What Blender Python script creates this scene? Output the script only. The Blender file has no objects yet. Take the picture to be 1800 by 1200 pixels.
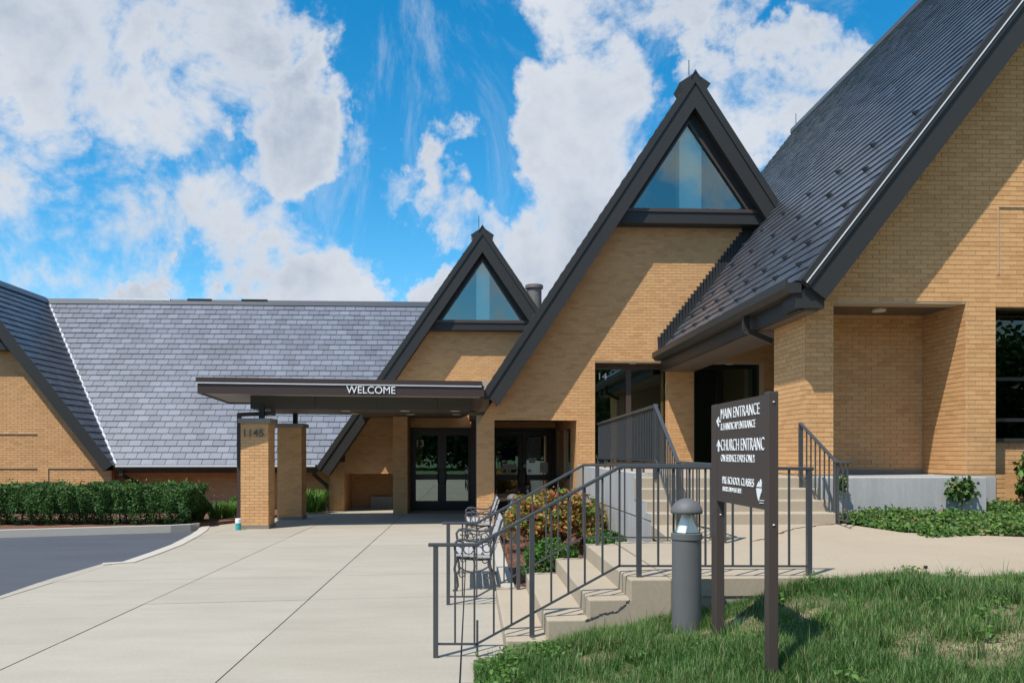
import bpy, bmesh, math, random
import numpy as np
from mathutils import Vector, Matrix
from mathutils.geometry import tessellate_polygon

random.seed(7); rng = np.random.default_rng(7)
scene = bpy.context.scene
C = scene.collection
R = math.radians

# ------------------------------------------------------------------ camera
F, CX, HY, H = 1450.0, 900.0, 797.0, 1.65
TH = math.atan(72/1450)
cam = bpy.data.cameras.new('camera'); camo = bpy.data.objects.new('camera', cam); C.objects.link(camo)
cam.sensor_width = 36; cam.lens = F/1800*36
cam.shift_y = (HY-600)/1800
cam.clip_start = 0.05; cam.clip_end = 3000
camo.location = (0, 0, H); camo.rotation_euler = (R(90), 0, -TH)
scene.camera = camo
ct, st = math.cos(TH), math.sin(TH)
def at_Y(px, py, Y):
    a = (px-CX)/F; zc = Y/(ct-a*st)
    return Vector((zc*(a*ct+st), Y, H-(py-HY)*zc/F))
def at_X(px, py, X):
    a = (px-CX)/F; zc = X/(a*ct+st)
    return Vector((X, zc*(ct-a*st), H-(py-HY)*zc/F))
def at_z(px, py, z):
    a = (px-CX)/F; zc = (H-z)*F/(py-HY)
    return Vector((zc*(a*ct+st), zc*(ct-a*st), z))

# ------------------------------------------------------------------ sun, sky
travel = Vector((0.93, 1.0, -2.27)).normalized()
sun = bpy.data.lights.new('sun', 'SUN'); sun.energy = 3.9; sun.angle = R(0.5); sun.color = (1.0, 0.95, 0.87)
suno = bpy.data.objects.new('sun', sun); C.objects.link(suno)
suno.location = (-20, -20, 50); suno.rotation_euler = travel.to_track_quat('-Z', 'Y').to_euler()
sdir = -travel
elev = math.asin(sdir.z)

world = bpy.data.worlds.new('World'); scene.world = world; world.use_nodes = True
wn, wl = world.node_tree.nodes, world.node_tree.links
wn.clear()
def W(t, **k):
    n = wn.new(t)
    for a, v in k.items(): setattr(n, a, v)
    return n
def wmath(op, a, b=None, clamp=False):
    n = W('ShaderNodeMath', operation=op, use_clamp=clamp)
    for i, v in enumerate((a, b)):
        if v is None: continue
        if isinstance(v, (int, float)): n.inputs[i].default_value = v
        else: wl.new(v, n.inputs[i])
    return n.outputs[0]
wout = W('ShaderNodeOutputWorld'); bg = W('ShaderNodeBackground'); bg.inputs['Strength'].default_value = 0.15
sky = W('ShaderNodeTexSky', sky_type='NISHITA', sun_disc=False)
sky.sun_elevation = elev; sky.sun_rotation = math.atan2(sdir.x, sdir.y)
sky.air_density = 1.0; sky.dust_density = 0.3; sky.ozone_density = 3.0; sky.altitude = 200
tc = W('ShaderNodeTexCoord')
D = tc.outputs['Generated']
# a deep polarised blue over the physical sky
hsv = W('ShaderNodeHueSaturation'); hsv.inputs['Saturation'].default_value = 1.42; hsv.inputs['Value'].default_value = .92
hsv.inputs['Hue'].default_value = 0.487
wl.new(sky.outputs[0], hsv.inputs['Color'])
def wnoise(scale, detail, rough, dist=0.0, off=(0, 0, 0), stretch=(1, 1, 1)):
    m = W('ShaderNodeMapping'); m.inputs['Location'].default_value = off; m.inputs['Scale'].default_value = stretch
    wl.new(D, m.inputs['Vector'])
    n = W('ShaderNodeTexNoise', noise_dimensions='3D'); n.inputs['Scale'].default_value = scale
    n.inputs['Detail'].default_value = detail; n.inputs['Roughness'].default_value = rough
    n.inputs['Distortion'].default_value = dist
    wl.new(m.outputs[0], n.inputs['Vector'])
    return n.outputs['Fac']
def pdir(px, py):
    a = (px-CX)/F; b = (HY-py)/F
    return Vector((a*ct+st, ct-a*st, b)).normalized()
# cumulus banks, each a disc of directions (where it stands in the sky) broken up by noise
banks = [(140, 50, 215, 1.0), (330, 90, 170, .95), (310, 170, 120, .8), (20, 310, 110, 1.0), (515, 245, 125, 1.2), (590, 240, 60, .75), (430, 235, 55, .6),
         (490, 380, 150, .82), (400, 400, 120, .8), (150, 400, 190, .72), (40, 480, 190, .78), (250, 515, 52, 1.15), (540, 520, 110, 1.1),
         (735, 500, 70, 1.0), (780, 330, 95, .95), (1080, 0, 165, .95), (1270, 10, 90, .8), (1035, 265, 130, 1.0), (900, 430, 160, 1.0),
         (1060, 420, 190, 1.05), (1300, 195, 110, 1.1), (1430, 180, 110, 1.05), (1180, 270, 90, .7), (660, 300, 60, .45), (620, 360, 120, .4)]
nrm = W('ShaderNodeVectorMath', operation='NORMALIZE')
wtex = W('ShaderNodeTexNoise', noise_dimensions='3D'); wtex.inputs['Scale'].default_value = 5.5; wtex.inputs['Detail'].default_value = 6; wtex.inputs['Roughness'].default_value = .6
wl.new(D, wtex.inputs['Vector'])
wsub = W('ShaderNodeVectorMath', operation='SUBTRACT'); wl.new(wtex.outputs['Color'], wsub.inputs[0]); wsub.inputs[1].default_value = (.5, .5, .5)
wscl = W('ShaderNodeVectorMath', operation='SCALE'); wl.new(wsub.outputs[0], wscl.inputs[0]); wscl.inputs['Scale'].default_value = .33
wadd = W('ShaderNodeVectorMath', operation='ADD'); wl.new(D, wadd.inputs[0]); wl.new(wscl.outputs[0], wadd.inputs[1]); wl.new(wadd.outputs[0], nrm.inputs[0])
acc = None
for px, py, rad, wgt in banks:
    d = W('ShaderNodeVectorMath', operation='DOT_PRODUCT')
    wl.new(nrm.outputs[0], d.inputs[0]); d.inputs[1].default_value = pdir(px, py)
    mr = W('ShaderNodeMapRange', interpolation_type='SMOOTHSTEP')
    ang = math.atan(rad/F)
    mr.inputs['From Min'].default_value = math.cos(ang*1.25); mr.inputs['From Max'].default_value = math.cos(ang*.2)
    mr.inputs['To Min'].default_value = 0; mr.inputs['To Max'].default_value = wgt
    wl.new(d.outputs['Value'], mr.inputs['Value'])
    acc = mr.outputs[0] if acc is None else wmath('MAXIMUM', acc, mr.outputs[0])
# the same kind of sky all round: broken cloud from a broad noise where no bank is named
broad = wnoise(2.3, 2, .5, off=(3.1, .4, 1.7))
sep = W('ShaderNodeSeparateXYZ'); wl.new(nrm.outputs[0], sep.inputs[0])
behind = W('ShaderNodeMapRange', interpolation_type='SMOOTHSTEP'); behind.inputs['From Min'].default_value = .72; behind.inputs['From Max'].default_value = .35
wl.new(sep.outputs['Y'], behind.inputs['Value'])
rest = wmath('MULTIPLY', wmath('MULTIPLY', wmath('SUBTRACT', broad, .40), 4.0, True), behind.outputs[0])
acc = wmath('MAXIMUM', acc, rest)
n1 = wnoise(6.5, 9, .62, .35)
n2 = wnoise(20, 7, .62, .2, off=(5, 2, 1))
puff = wmath('ADD', wmath('MULTIPLY', wmath('SUBTRACT', n1, .5), 3.0), wmath('MULTIPLY', wmath('SUBTRACT', n2, .5), 1.1))
dens = wmath('ADD', acc, puff)
cov = W('ShaderNodeMapRange', interpolation_type='SMOOTHSTEP'); cov.inputs['From Min'].default_value = .34; cov.inputs['From Max'].default_value = .95
wl.new(dens, cov.inputs['Value'])
# thin streaked cirrus
cir = wnoise(5.0, 8, .68, 1.2, off=(.3, 1.1, 2.0), stretch=(1.5, 1.0, .8))
cirm = W('ShaderNodeMapRange', interpolation_type='SMOOTHSTEP'); cirm.inputs['From Min'].default_value = .47; cirm.inputs['From Max'].default_value = .80
cirm.inputs['To Max'].default_value = .55
wl.new(cir, cirm.inputs['Value'])
cover = wmath('MAXIMUM', cov.outputs[0], cirm.outputs[0], True)
# cloud tone: bright crowns, grey where thick and low
thick = W('ShaderNodeMapRange'); thick.inputs['From Min'].default_value = .5; thick.inputs['From Max'].default_value = 1.6
wl.new(dens, thick.inputs['Value'])
n3 = wnoise(4.2, 6, .55, .2, off=(1.3, .2, -.05))
shade = wmath('MULTIPLY', thick.outputs[0], wmath('MULTIPLY', wmath('SUBTRACT', n3, .30), 3.0, True), True)
cr = W('ShaderNodeMix', data_type='RGBA'); cr.inputs[6].default_value = (3.75, 3.95, 4.25, 1); cr.inputs[7].default_value = (1.75, 2.15, 2.8, 1)
wl.new(shade, cr.inputs[0])
mixc = W('ShaderNodeMix', data_type='RGBA')
wl.new(cover, mixc.inputs[0]); wl.new(hsv.outputs[0], mixc.inputs[6]); wl.new(cr.outputs[2], mixc.inputs[7])
wl.new(mixc.outputs[2], bg.inputs['Color']); wl.new(bg.outputs[0], wout.inputs[0])

scene.render.engine = 'CYCLES'
vs = scene.view_settings
vs.view_transform = 'Standard'; vs.look = 'None'; vs.gamma = 1.0; vs.use_curve_mapping = False; vs.exposure = 0.42
scene.cycles.max_bounces = 8; scene.cycles.transparent_max_bounces = 12

# ------------------------------------------------------------------ materials
MATS = {}
def nodes_of(name):
    m = bpy.data.materials.new(name); m.use_nodes = True
    nt = m.node_tree; b = nt.nodes['Principled BSDF']
    MATS[name] = m
    return m, nt, b
def N(nt, t, **k):
    n = nt.nodes.new(t)
    for a, v in k.items(): setattr(n, a, v)
    return n
def noise(nt, scale, detail=6, rough=.6, vec=None, dist=0, stretch=None):
    n = N(nt, 'ShaderNodeTexNoise'); n.inputs['Scale'].default_value = scale; n.inputs['Detail'].default_value = detail
    n.inputs['Roughness'].default_value = rough; n.inputs['Distortion'].default_value = dist
    if vec is None:
        g = N(nt, 'ShaderNodeNewGeometry'); vec = g.outputs['Position']
    if stretch:
        m = N(nt, 'ShaderNodeMapping'); m.inputs['Scale'].default_value = stretch
        nt.links.new(vec, m.inputs[0]); vec = m.outputs[0]
    nt.links.new(vec, n.inputs['Vector'])
    return n.outputs['Fac']
def ramp(nt, fac, stops):
    r = N(nt, 'ShaderNodeValToRGB'); e = r.color_ramp.elements
    while len(e) < len(stops): e.new(.5)
    for i, (p, c) in enumerate(stops):
        e[i].position = p; e[i].color = (*c, 1) if len(c) == 3 else c
    nt.links.new(fac, r.inputs[0])
    return r.outputs[0]
def mixc_(nt, fac, a, b, mode='MIX'):
    m = N(nt, 'ShaderNodeMix', data_type='RGBA', blend_type=mode)
    for i, v in ((0, fac), (6, a), (7, b)):
        if isinstance(v, (int, float)): m.inputs[i].default_value = v
        elif isinstance(v, tuple): m.inputs[i].default_value = (*v, 1)
        else: nt.links.new(v, m.inputs[i])
    return m.outputs[2]
def bump(nt, b, h, strength=.3, dist=.01):
    n = N(nt, 'ShaderNodeBump'); n.inputs['Strength'].default_value = strength; n.inputs['Distance'].default_value = dist
    nt.links.new(h, n.inputs['Height']); nt.links.new(n.outputs[0], b.inputs['Normal'])
def tintfac(nt):
    a = N(nt, 'ShaderNodeAttribute', attribute_name='tint'); o = N(nt, 'ShaderNodeObjectInfo')
    s = N(nt, 'ShaderNodeMath', operation='ADD'); nt.links.new(a.outputs['Fac'], s.inputs[0]); nt.links.new(o.outputs['Random'], s.inputs[1])
    f = N(nt, 'ShaderNodeMath', operation='FRACT'); nt.links.new(s.outputs[0], f.inputs[0])
    return f.outputs[0]
def plain(name, col, rough=.5, metal=0, var=.08, vscale=3, bumpy=0, spec=.5):
    m, nt, b = nodes_of(name)
    f = noise(nt, vscale, 5)
    c = mixc_(nt, f, tuple(x*(1-var) for x in col), tuple(min(1, x*(1+var)) for x in col))
    nt.links.new(c, b.inputs['Base Color']); b.inputs['Roughness'].default_value = rough; b.inputs['Metallic'].default_value = metal
    b.inputs['Specular IOR Level'].default_value = spec
    if bumpy: bump(nt, b, noise(nt, vscale*30, 4), .25, bumpy)
    return m
def tinted(name, stops, rough=.8, detail_scale=60, bumpd=.002, big=.12, bigscale=.8, spec=.3):
    m, nt, b = nodes_of(name)
    c = ramp(nt, tintfac(nt), stops)
    n = noise(nt, detail_scale, 5)
    c = mixc_(nt, .22, c, ramp(nt, n, [(.3, (.25, .25, .25)), (.7, (1, 1, 1))]), 'MULTIPLY')
    n2 = noise(nt, bigscale, 4)
    c = mixc_(nt, 1.0, c, ramp(nt, n2, [(.3, (1-big,)*3), (.7, (1, 1, 1))]), 'MULTIPLY')
    nt.links.new(c, b.inputs['Base Color']); b.inputs['Roughness'].default_value = rough
    b.inputs['Specular IOR Level'].default_value = spec
    bump(nt, b, n, .3, bumpd)
    return m
tinted('brick', [(0, (.63, .335, .140)), (.3, (.71, .396, .170)), (.7, (.76, .430, .190)), (1, (.68, .386, .174))], .82)
plain('mortar', (.46, .35, .24), .95, var=.15, vscale=20)
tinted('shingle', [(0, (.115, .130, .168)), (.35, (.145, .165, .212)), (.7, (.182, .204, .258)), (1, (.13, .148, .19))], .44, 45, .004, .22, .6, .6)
tinted('shingle_shaded', [(0, (.058, .066, .082)), (.4, (.074, .083, .102)), (.8, (.095, .105, .126)), (1, (.066, .075, .092))], .33, 45, .004, .15, .6, .6)  # same slate as above, the weaker light on these slopes put into its colour
plain('under_roof', (.05, .052, .06), .8)
plain('dark_metal', (.034, .033, .031), .46, var=.12, vscale=1.2, spec=.32)
plain('bronze_metal', (.062, .041, .035), .42, var=.1, vscale=1.0, spec=.35)
plain('olive_panel', (.060, .058, .048), .5, var=.06)
plain('brown_soffit', (.13, .095, .068), .6, var=.08)
plain('pale_soffit', (.42, .40, .37), .6)
plain('flashing_and_glint', (.78, .78, .79), .35, metal=.15, var=.1, vscale=4)  # real pale flashing, also the whitish colour of glints painted along metal edges
plain('rail_paint', (.062, .067, .073), .27, var=.12, vscale=8)
plain('door_frame', (.016, .016, .017), .35)
plain('window_frame', (.070, .046, .036), .4)
plain('letter_white', (.85, .87, .88), .5, var=.03)
plain('letter_dark', (.10, .10, .09), .45)
plain('sign_brown', (.066, .051, .044), .5, var=.06, spec=.3)
plain('bollard_grey', (.115, .118, .120), .6, var=.1, vscale=9)
plain('reflector', (.88, .89, .90), .18, metal=.12, var=.02)
plain('bench_iron', (.055, .058, .062), .5)
plain('bench_slat', (.40, .39, .38), .7, var=.15, vscale=25)
plain('teal_plastic', (.03, .36, .36), .4)
plain('white_plastic', (.82, .83, .82), .4)
plain('paper', (.75, .77, .75), .8)
plain('blue_poster', (.03, .15, .36), .6)
plain('interior_dark', (.045, .05, .055), .9)
plain('interior_pale', (.80, .86, .84), .9)
plain('interior_tan', (.22, .17, .11), .9)
plain('vent_metal', (.24, .22, .20), .5, metal=.4, var=.25, vscale=9)
plain('bark', (.085, .06, .045), .9, var=.3, vscale=20)
plain('light_lens', (.75, .72, .62), .4)

def concrete(name, c1, c2, rough=.85, streak=None, samt=.45):
    m, nt, b = nodes_of(name)
    g = N(nt, 'ShaderNodeNewGeometry')
    f = noise(nt, .9, 8, .65)
    c = mixc_(nt, f, c1, c2)
    f2 = noise(nt, 35, 5, .7)
    c = mixc_(nt, .25, c, ramp(nt, f2, [(.3, (.55, .55, .55)), (.65, (1, 1, 1))]), 'MULTIPLY')
    if streak:
        f3 = noise(nt, 2.2, 6, .7, stretch=streak)
        c = mixc_(nt, samt, c, ramp(nt, f3, [(.36, (.66, .64, .60)), (.62, (1.0, 1.0, 1.0))]), 'MULTIPLY')
    o = tintfac(nt)
    c = mixc_(nt, .35, c, ramp(nt, o, [(0, (.80, .79, .77)), (1, (1, 1, 1))]), 'MULTIPLY')
    nt.links.new(c, b.inputs['Base Color']); b.inputs['Roughness'].default_value = rough
    b.inputs['Specular IOR Level'].default_value = .3
    bump(nt, b, noise(nt, 120, 4), .25, .002)
    return m
concrete('plaza_concrete', (.39, .348, .283), (.465, .42, .346), streak=(.3, 1.2, 1), samt=.22)
concrete('step_concrete', (.38, .31, .225), (.48, .405, .305))
concrete('wall_concrete', (.40, .395, .385), (.54, .54, .53), streak=(5, 5, .35))
concrete('curb_concrete', (.46, .42, .355), (.56, .52, .45))
concrete('rough_concrete', (.29, .255, .19), (.43, .38, .29))
concrete('stone_cap', (.22, .20, .175), (.33, .30, .265))
m, nt, b = nodes_of('asphalt')
c = mixc_(nt, noise(nt, .7, 7, .7, stretch=(.4, 1.5, 1)), (.050, .054, .066), (.105, .112, .132))
c = mixc_(nt, .6, c, ramp(nt, noise(nt, 160, 3, .7), [(.35, (.45, .45, .45)), (.7, (1.25, 1.25, 1.3))]), 'MULTIPLY')
nt.links.new(c, b.inputs['Base Color']); b.inputs['Roughness'].default_value = .8; bump(nt, b, noise(nt, 220, 3), .5, .004)
m, nt, b = nodes_of('mulch')
c = ramp(nt, noise(nt, 26, 8, .75, dist=.6), [(.3, (.055, .026, .017)), (.5, (.17, .075, .045)), (.68, (.29, .155, .10))])
nt.links.new(c, b.inputs['Base Color']); b.inputs['Roughness'].default_value = .95; bump(nt, b, noise(nt, 34, 6, .7), 1.0, .03)
tinted('mulch_chip', [(0, (.08, .035, .022)), (.4, (.20, .085, .05)), (.8, (.30, .15, .09)), (1, (.14, .06, .04))], .95)
m, nt, b = nodes_of('soil')
c = ramp(nt, noise(nt, 2.3, 9, .72), [(.34, (.07, .08, .03)), (.5, (.17, .14, .075)), (.62, (.38, .29, .19)), (.8, (.52, .42, .30))])
nt.links.new(c, b.inputs['Base Color']); b.inputs['Roughness'].default_value = .95; bump(nt, b, noise(nt, 30, 6), .8, .02)
m, nt, b = nodes_of('lawn')
c = ramp(nt, noise(nt, 1.2, 8, .7), [(.3, (.035, .075, .012)), (.55, (.06, .12, .022)), (.75, (.10, .15, .04))])
nt.links.new(c, b.inputs['Base Color']); b.inputs['Roughness'].default_value = .9

def leafmat(name, stops, trans=.3, rough=.5):
    m, nt, b = nodes_of(name)
    c = ramp(nt, tintfac(nt), stops)
    nt.links.new(c, b.inputs['Base Color']); b.inputs['Roughness'].default_value = rough; b.inputs['Specular IOR Level'].default_value = .35
    t = N(nt, 'ShaderNodeBsdfTranslucent'); nt.links.new(c, t.inputs[0])
    mx = N(nt, 'ShaderNodeMixShader'); mx.inputs[0].default_value = trans
    nt.links.new(b.outputs[0], mx.inputs[1]); nt.links.new(t.outputs[0], mx.inputs[2])
    nt.links.new(mx.outputs[0], nt.nodes['Material Output'].inputs[0])
    return m
leafmat('grass_blade', [(0, (.034, .110, .020)), (.35, (.066, .178, .030)), (.65, (.105, .235, .046)), (.85, (.165, .265, .075)), (.95, (.32, .29, .14)), (1, (.065, .16, .04))], .33)
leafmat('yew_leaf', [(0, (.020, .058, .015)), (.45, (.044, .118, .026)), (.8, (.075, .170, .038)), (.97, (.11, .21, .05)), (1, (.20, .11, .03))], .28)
leafmat('ivy_leaf', [(0, (.016, .046, .010)), (.45, (.036, .095, .016)), (.8, (.085, .175, .026)), (.95, (.16, .25, .05)), (1, (.30, .14, .06))], .25)
leafmat('box_leaf', [(0, (.03, .085, .012)), (.5, (.07, .17, .025)), (1, (.12, .25, .04))], .3)
leafmat('rust_leaf', [(0, (.28, .075, .035)), (.35, (.46, .17, .055)), (.65, (.55, .27, .08)), (.85, (.38, .28, .06)), (1, (.20, .26, .045))], .35)
leafmat('gold_leaf', [(0, (.06, .15, .02)), (.5, (.13, .24, .035)), (1, (.30, .22, .05))], .35)
leafmat('lily_leaf', [(0, (.05, .13, .016)), (.5, (.09, .22, .03)), (1, (.16, .30, .06))], .3)
leafmat('plum_flower', [(0, (.14, .05, .09)), (1, (.28, .10, .12))], .3)
leafmat('tree_leaf', [(0, (.02, .05, .010)), (.5, (.04, .10, .018)), (1, (.085, .16, .03))], .3)
leafmat('weed_leaf', [(0, (.05, .13, .02)), (.6, (.09, .20, .03)), (1, (.13, .25, .05))], .3)
leafmat('yellow_petal', [(0, (.65, .45, .02)), (1, (.8, .6, .04))], .2)

def glassmat(name, refl, tint, rough=.0, ior=1.5):
    m = bpy.data.materials.new(name); m.use_nodes = True; MATS[name] = m
    nt = m.node_tree; nt.nodes.clear()
    o = N(nt, 'ShaderNodeOutputMaterial'); g = N(nt, 'ShaderNodeBsdfGlossy'); t = N(nt, 'ShaderNodeBsdfTransparent')
    g.inputs['Roughness'].default_value = rough; g.inputs['Color'].default_value = (.84, 1.0, .93, 1)
    t.inputs['Color'].default_value = (*tint, 1)
    f = N(nt, 'ShaderNodeFresnel'); f.inputs['IOR'].default_value = ior
    a = N(nt, 'ShaderNodeMath', operation='ADD', use_clamp=True); a.inputs[1].default_value = refl
    nt.links.new(f.outputs[0], a.inputs[0])
    mx = N(nt, 'ShaderNodeMixShader'); nt.links.new(a.outputs[0], mx.inputs[0])
    # panes are a little wavy, so reflections are not perfect
    bp = N(nt, 'ShaderNodeBump'); bp.inputs['Strength'].default_value = .02; bp.inputs['Distance'].default_value = .05
    nt.links.new(noise(nt, 1.1, 2), bp.inputs['Height']); nt.links.new(bp.outputs[0], g.inputs['Normal'])
    nt.links.new(t.outputs[0], mx.inputs[1]); nt.links.new(g.outputs[0], mx.inputs[2]); nt.links.new(mx.outputs[0], o.inputs[0])
glassmat('window_glass', .18, (.85, .96, .94))
glassmat('door_glass', .20, (.32, .40, .36))
glassmat('dark_glass', .03, (.30, .36, .33))
glassmat('lens_glass', .0, (.95, .95, .90), ior=1.14)

# ------------------------------------------------------------------ mesh builder
class MB:
    def __init__(s): s.v = []; s.f = []; s.t = []; s.m = []
    def quad(s, a, b, c, d, t=0.0):
        n = len(s.v); s.v += [tuple(a), tuple(b), tuple(c), tuple(d)]; s.f.append((n, n+1, n+2, n+3)); s.t.append(t)
    def poly(s, pts, t=0.0):
        n = len(s.v); s.v += [tuple(p) for p in pts]; s.f.append(tuple(range(n, n+len(pts)))); s.t.append(t)
    def hexa(s, p, t=0.0, skip=()):
        n = len(s.v); s.v += [tuple(q) for q in p]
        for i, q in enumerate(((0, 3, 2, 1), (4, 5, 6, 7), (0, 1, 5, 4), (1, 2, 6, 5), (2, 3, 7, 6), (3, 0, 4, 7))):
            if i in skip: continue
            s.f.append(tuple(n+k for k in q)); s.t.append(t)
    def box(s, x0, x1, y0, y1, z0, z1, t=0.0):
        s.hexa([(x0, y0, z0), (x1, y0, z0), (x1, y1, z0), (x0, y1, z0), (x0, y0, z1), (x1, y0, z1), (x1, y1, z1), (x0, y1, z1)], t); return s
    def bar(s, p, q, w, h, up=(0, 0, 1)):
        p, q = Vector(p), Vector(q); d = (q-p).normalized(); up = Vector(up)
        if abs(d.dot(up)) > .98: up = Vector((0, 1, 0))
        a = d.cross(up).normalized()*w/2; b = a.cross(d).normalized()*h/2
        s.hexa([p-a-b, p+a-b, p+a+b, p-a+b, q-a-b, q+a-b, q+a+b, q-a+b]); return s
    def tube(s, pts, r, n=8, cap=True):
        pts = [Vector(p) for p in pts]; rr = r if isinstance(r, (list, tuple)) else [r]*len(pts)
        base = len(s.v); prev = None
        for i, p in enumerate(pts):
            d = (pts[min(i+1, len(pts)-1)]-pts[max(i-1, 0)]).normalized()
            up = prev if prev is not None else (Vector((0, 0, 1)) if abs(d.z) < .9 else Vector((1, 0, 0)))
            a = d.cross(up).normalized(); up = a.cross(d).normalized(); prev = up
            for k in range(n):
                th = 2*math.pi*k/n
                s.v.append(tuple(p+(a*math.cos(th)+up*math.sin(th))*rr[i]))
        for i in range(len(pts)-1):
            for k in range(n):
                k2 = (k+1) % n
                s.f.append((base+i*n+k, base+i*n+k2, base+(i+1)*n+k2, base+(i+1)*n+k)); s.t.append(0)
        if cap:
            s.f.append(tuple(base+k for k in reversed(range(n)))); s.t.append(0)
            s.f.append(tuple(base+(len(pts)-1)*n+k for k in range(n))); s.t.append(0)
        return s
    def lathe(s, c, prof, n=24):
        base = len(s.v)
        for r, z in prof:
            for k in range(n):
                th = 2*math.pi*k/n; s.v.append((c[0]+r*math.cos(th), c[1]+r*math.sin(th), c[2]+z))
        for i in range(len(prof)-1):
            for k in range(n):
                k2 = (k+1) % n
                s.f.append((base+i*n+k, base+i*n+k2, base+(i+1)*n+k2, base+(i+1)*n+k)); s.t.append(0)
        return s
    def prism(s, outline, holes, fn, depth):
        """outline/holes: 2D points; fn(u,v,d)->3D; slab between d=0 and d=depth"""
        loops = [outline]+list(holes)
        tris = tessellate_polygon([[Vector((u, v, 0)) for u, v in l] for l in loops])
        flat = [p for l in loops for p in l]
        n = len(s.v); s.v += [tuple(fn(u, v, 0)) for u, v in flat]; s.v += [tuple(fn(u, v, depth)) for u, v in flat]
        k = len(flat)
        for a, b_, c_ in tris:
            s.f.append((n+a, n+b_, n+c_)); s.t.append(0); s.f.append((n+k+c_, n+k+b_, n+k+a)); s.t.append(0)
        o = 0
        for l in loops:
            for i in range(len(l)):
                j = (i+1) % len(l)
                s.f.append((n+o+i, n+o+j, n+k+o+j, n+k+o+i)); s.t.append(0)
            o += len(l)
        return s
    def build(s, name, mat, parent=None, smooth=False, fix=True, bevel=0):
        me = bpy.data.meshes.new(name); me.from_pydata(s.v, [], s.f)
        if any(s.t):
            at = me.attributes.new('tint', 'FLOAT', 'FACE'); at.data.foreach_set('value', np.array(s.t, dtype=np.float32))
        if fix:
            bm = bmesh.new(); bm.from_mesh(me); bmesh.ops.recalc_face_normals(bm, faces=bm.faces); bm.to_mesh(me); bm.free()
        if smooth: me.polygons.foreach_set('use_smooth', [True]*len(me.polygons))
        me.materials.append(MATS[mat])
        o = bpy.data.objects.new(name, me); C.objects.link(o)
        if bevel:
            md = o.modifiers.new('bevel', 'BEVEL'); md.width = bevel; md.segments = 2; md.limit_method = 'ANGLE'
        return adopt(o, parent)
def adopt(o, parent):
    if parent is not None:
        o.parent = parent
        if parent.type == 'EMPTY': o.matrix_parent_inverse = Matrix.Translation(-parent.location)
    return o
def tag(o, label=None, cat=None, group=None, kind=None):
    if label: o['label'] = label
    if cat: o['category'] = cat
    if group: o['group'] = group
    if kind: o['kind'] = kind
    return o
def thing(name, label, cat, loc=(0, 0, 0), group=None):
    o = bpy.data.objects.new(name, None); C.objects.link(o); o.location = loc; o.empty_display_size = .2
    return tag(o, label, cat, group)

def scan(polys, y):
    xs = []
    for p in polys:
        for i in range(len(p)):
            (x0, y0), (x1, y1) = p[i], p[(i+1) % len(p)]
            if (y0 > y) != (y1 > y): xs.append(x0+(y-y0)*(x1-x0)/(y1-y0))
    xs.sort()
    return [(xs[i], xs[i+1]) for i in range(0, len(xs)-1, 2)]
def pieces(polys, w, h, minlen=.03, u_off=0.0, v_off=0.0):
    """running-bond cells clipped to polygons: (u0,u1,v0,v1,full)"""
    vmin = min(p[1] for q in polys for p in q); vmax = max(p[1] for q in polys for p in q)
    k0 = math.floor((vmin-v_off)/h); k1 = math.ceil((vmax-v_off)/h)
    out = []
    for k in range(k0, k1):
        v0 = v_off+k*h
        for a, b_ in scan(polys, v0+h*.5):
            off = u_off+(w/2 if k % 2 else 0)
            i = math.floor((a-off)/w)
            while off+i*w < b_-1e-6:
                c0 = max(a, off+i*w); c1 = min(b_, off+(i+1)*w)
                if c1-c0 > minlen: out.append((c0, c1, max(v0, vmin), min(v0+h, vmax), c1-c0 > w-1e-4 and v0 >= vmin-1e-6 and v0+h <= vmax+1e-6))
                i += 1
    return out
BW, BH = .203, .067
def brick_face(parent, origin, u, n, polys, singles=0, key=None, u_off=0.0, proud=.007, name='brick', v_off=0.0):
    """bricks laid on the plane through origin with horizontal axis u and outward normal n"""
    origin, u, n = Vector(origin), Vector(u).normalized(), Vector(n).normalized(); v = Vector((0, 0, 1))
    cells = pieces(polys, BW, BH, .03, u_off, v_off)
    gu, gv = .0042, .0042
    chosen = set()
    if singles:
        full = [i for i, c in enumerate(cells) if c[4]]
        full.sort(key=lambda i: key((cells[i][0]+cells[i][1])/2, (cells[i][2]+cells[i][3])/2))
        chosen = set(full[:singles])
    mb = MB(); shared = None
    for i, (a, b_, c_, d, full) in enumerate(cells):
        pr = proud+random.uniform(-.0015, .0015)
        if i in chosen:
            if shared is None:
                sm = MB(); hw, hh = BW/2-gu, BH/2-gv
                P = [u*x+v*z+n*y for y in (-.004, proud) for x, z in ((-hw, -hh), (hw, -hh), (hw, hh), (-hw, hh))]
                sm.hexa(P)
                o = sm.build(name, 'brick', parent); shared = o.data
            else:
                o = bpy.data.objects.new(name, shared); C.objects.link(o); o.parent = parent
            o.location = origin+u*((a+b_)/2)+v*((c_+d)/2)+n*(pr-proud)
        else:
            P = [origin+u*x+v*z+n*y for y in (-.004, pr) for x, z in ((a+gu, c_+gv), (b_-gu, c_+gv), (b_-gu, d-gv), (a+gu, d-gv))]
            mb.hexa(P, random.random(), skip=(0,))
    if mb.f: tag(mb.build('brickwork', 'brick', parent), kind='stuff')
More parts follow.
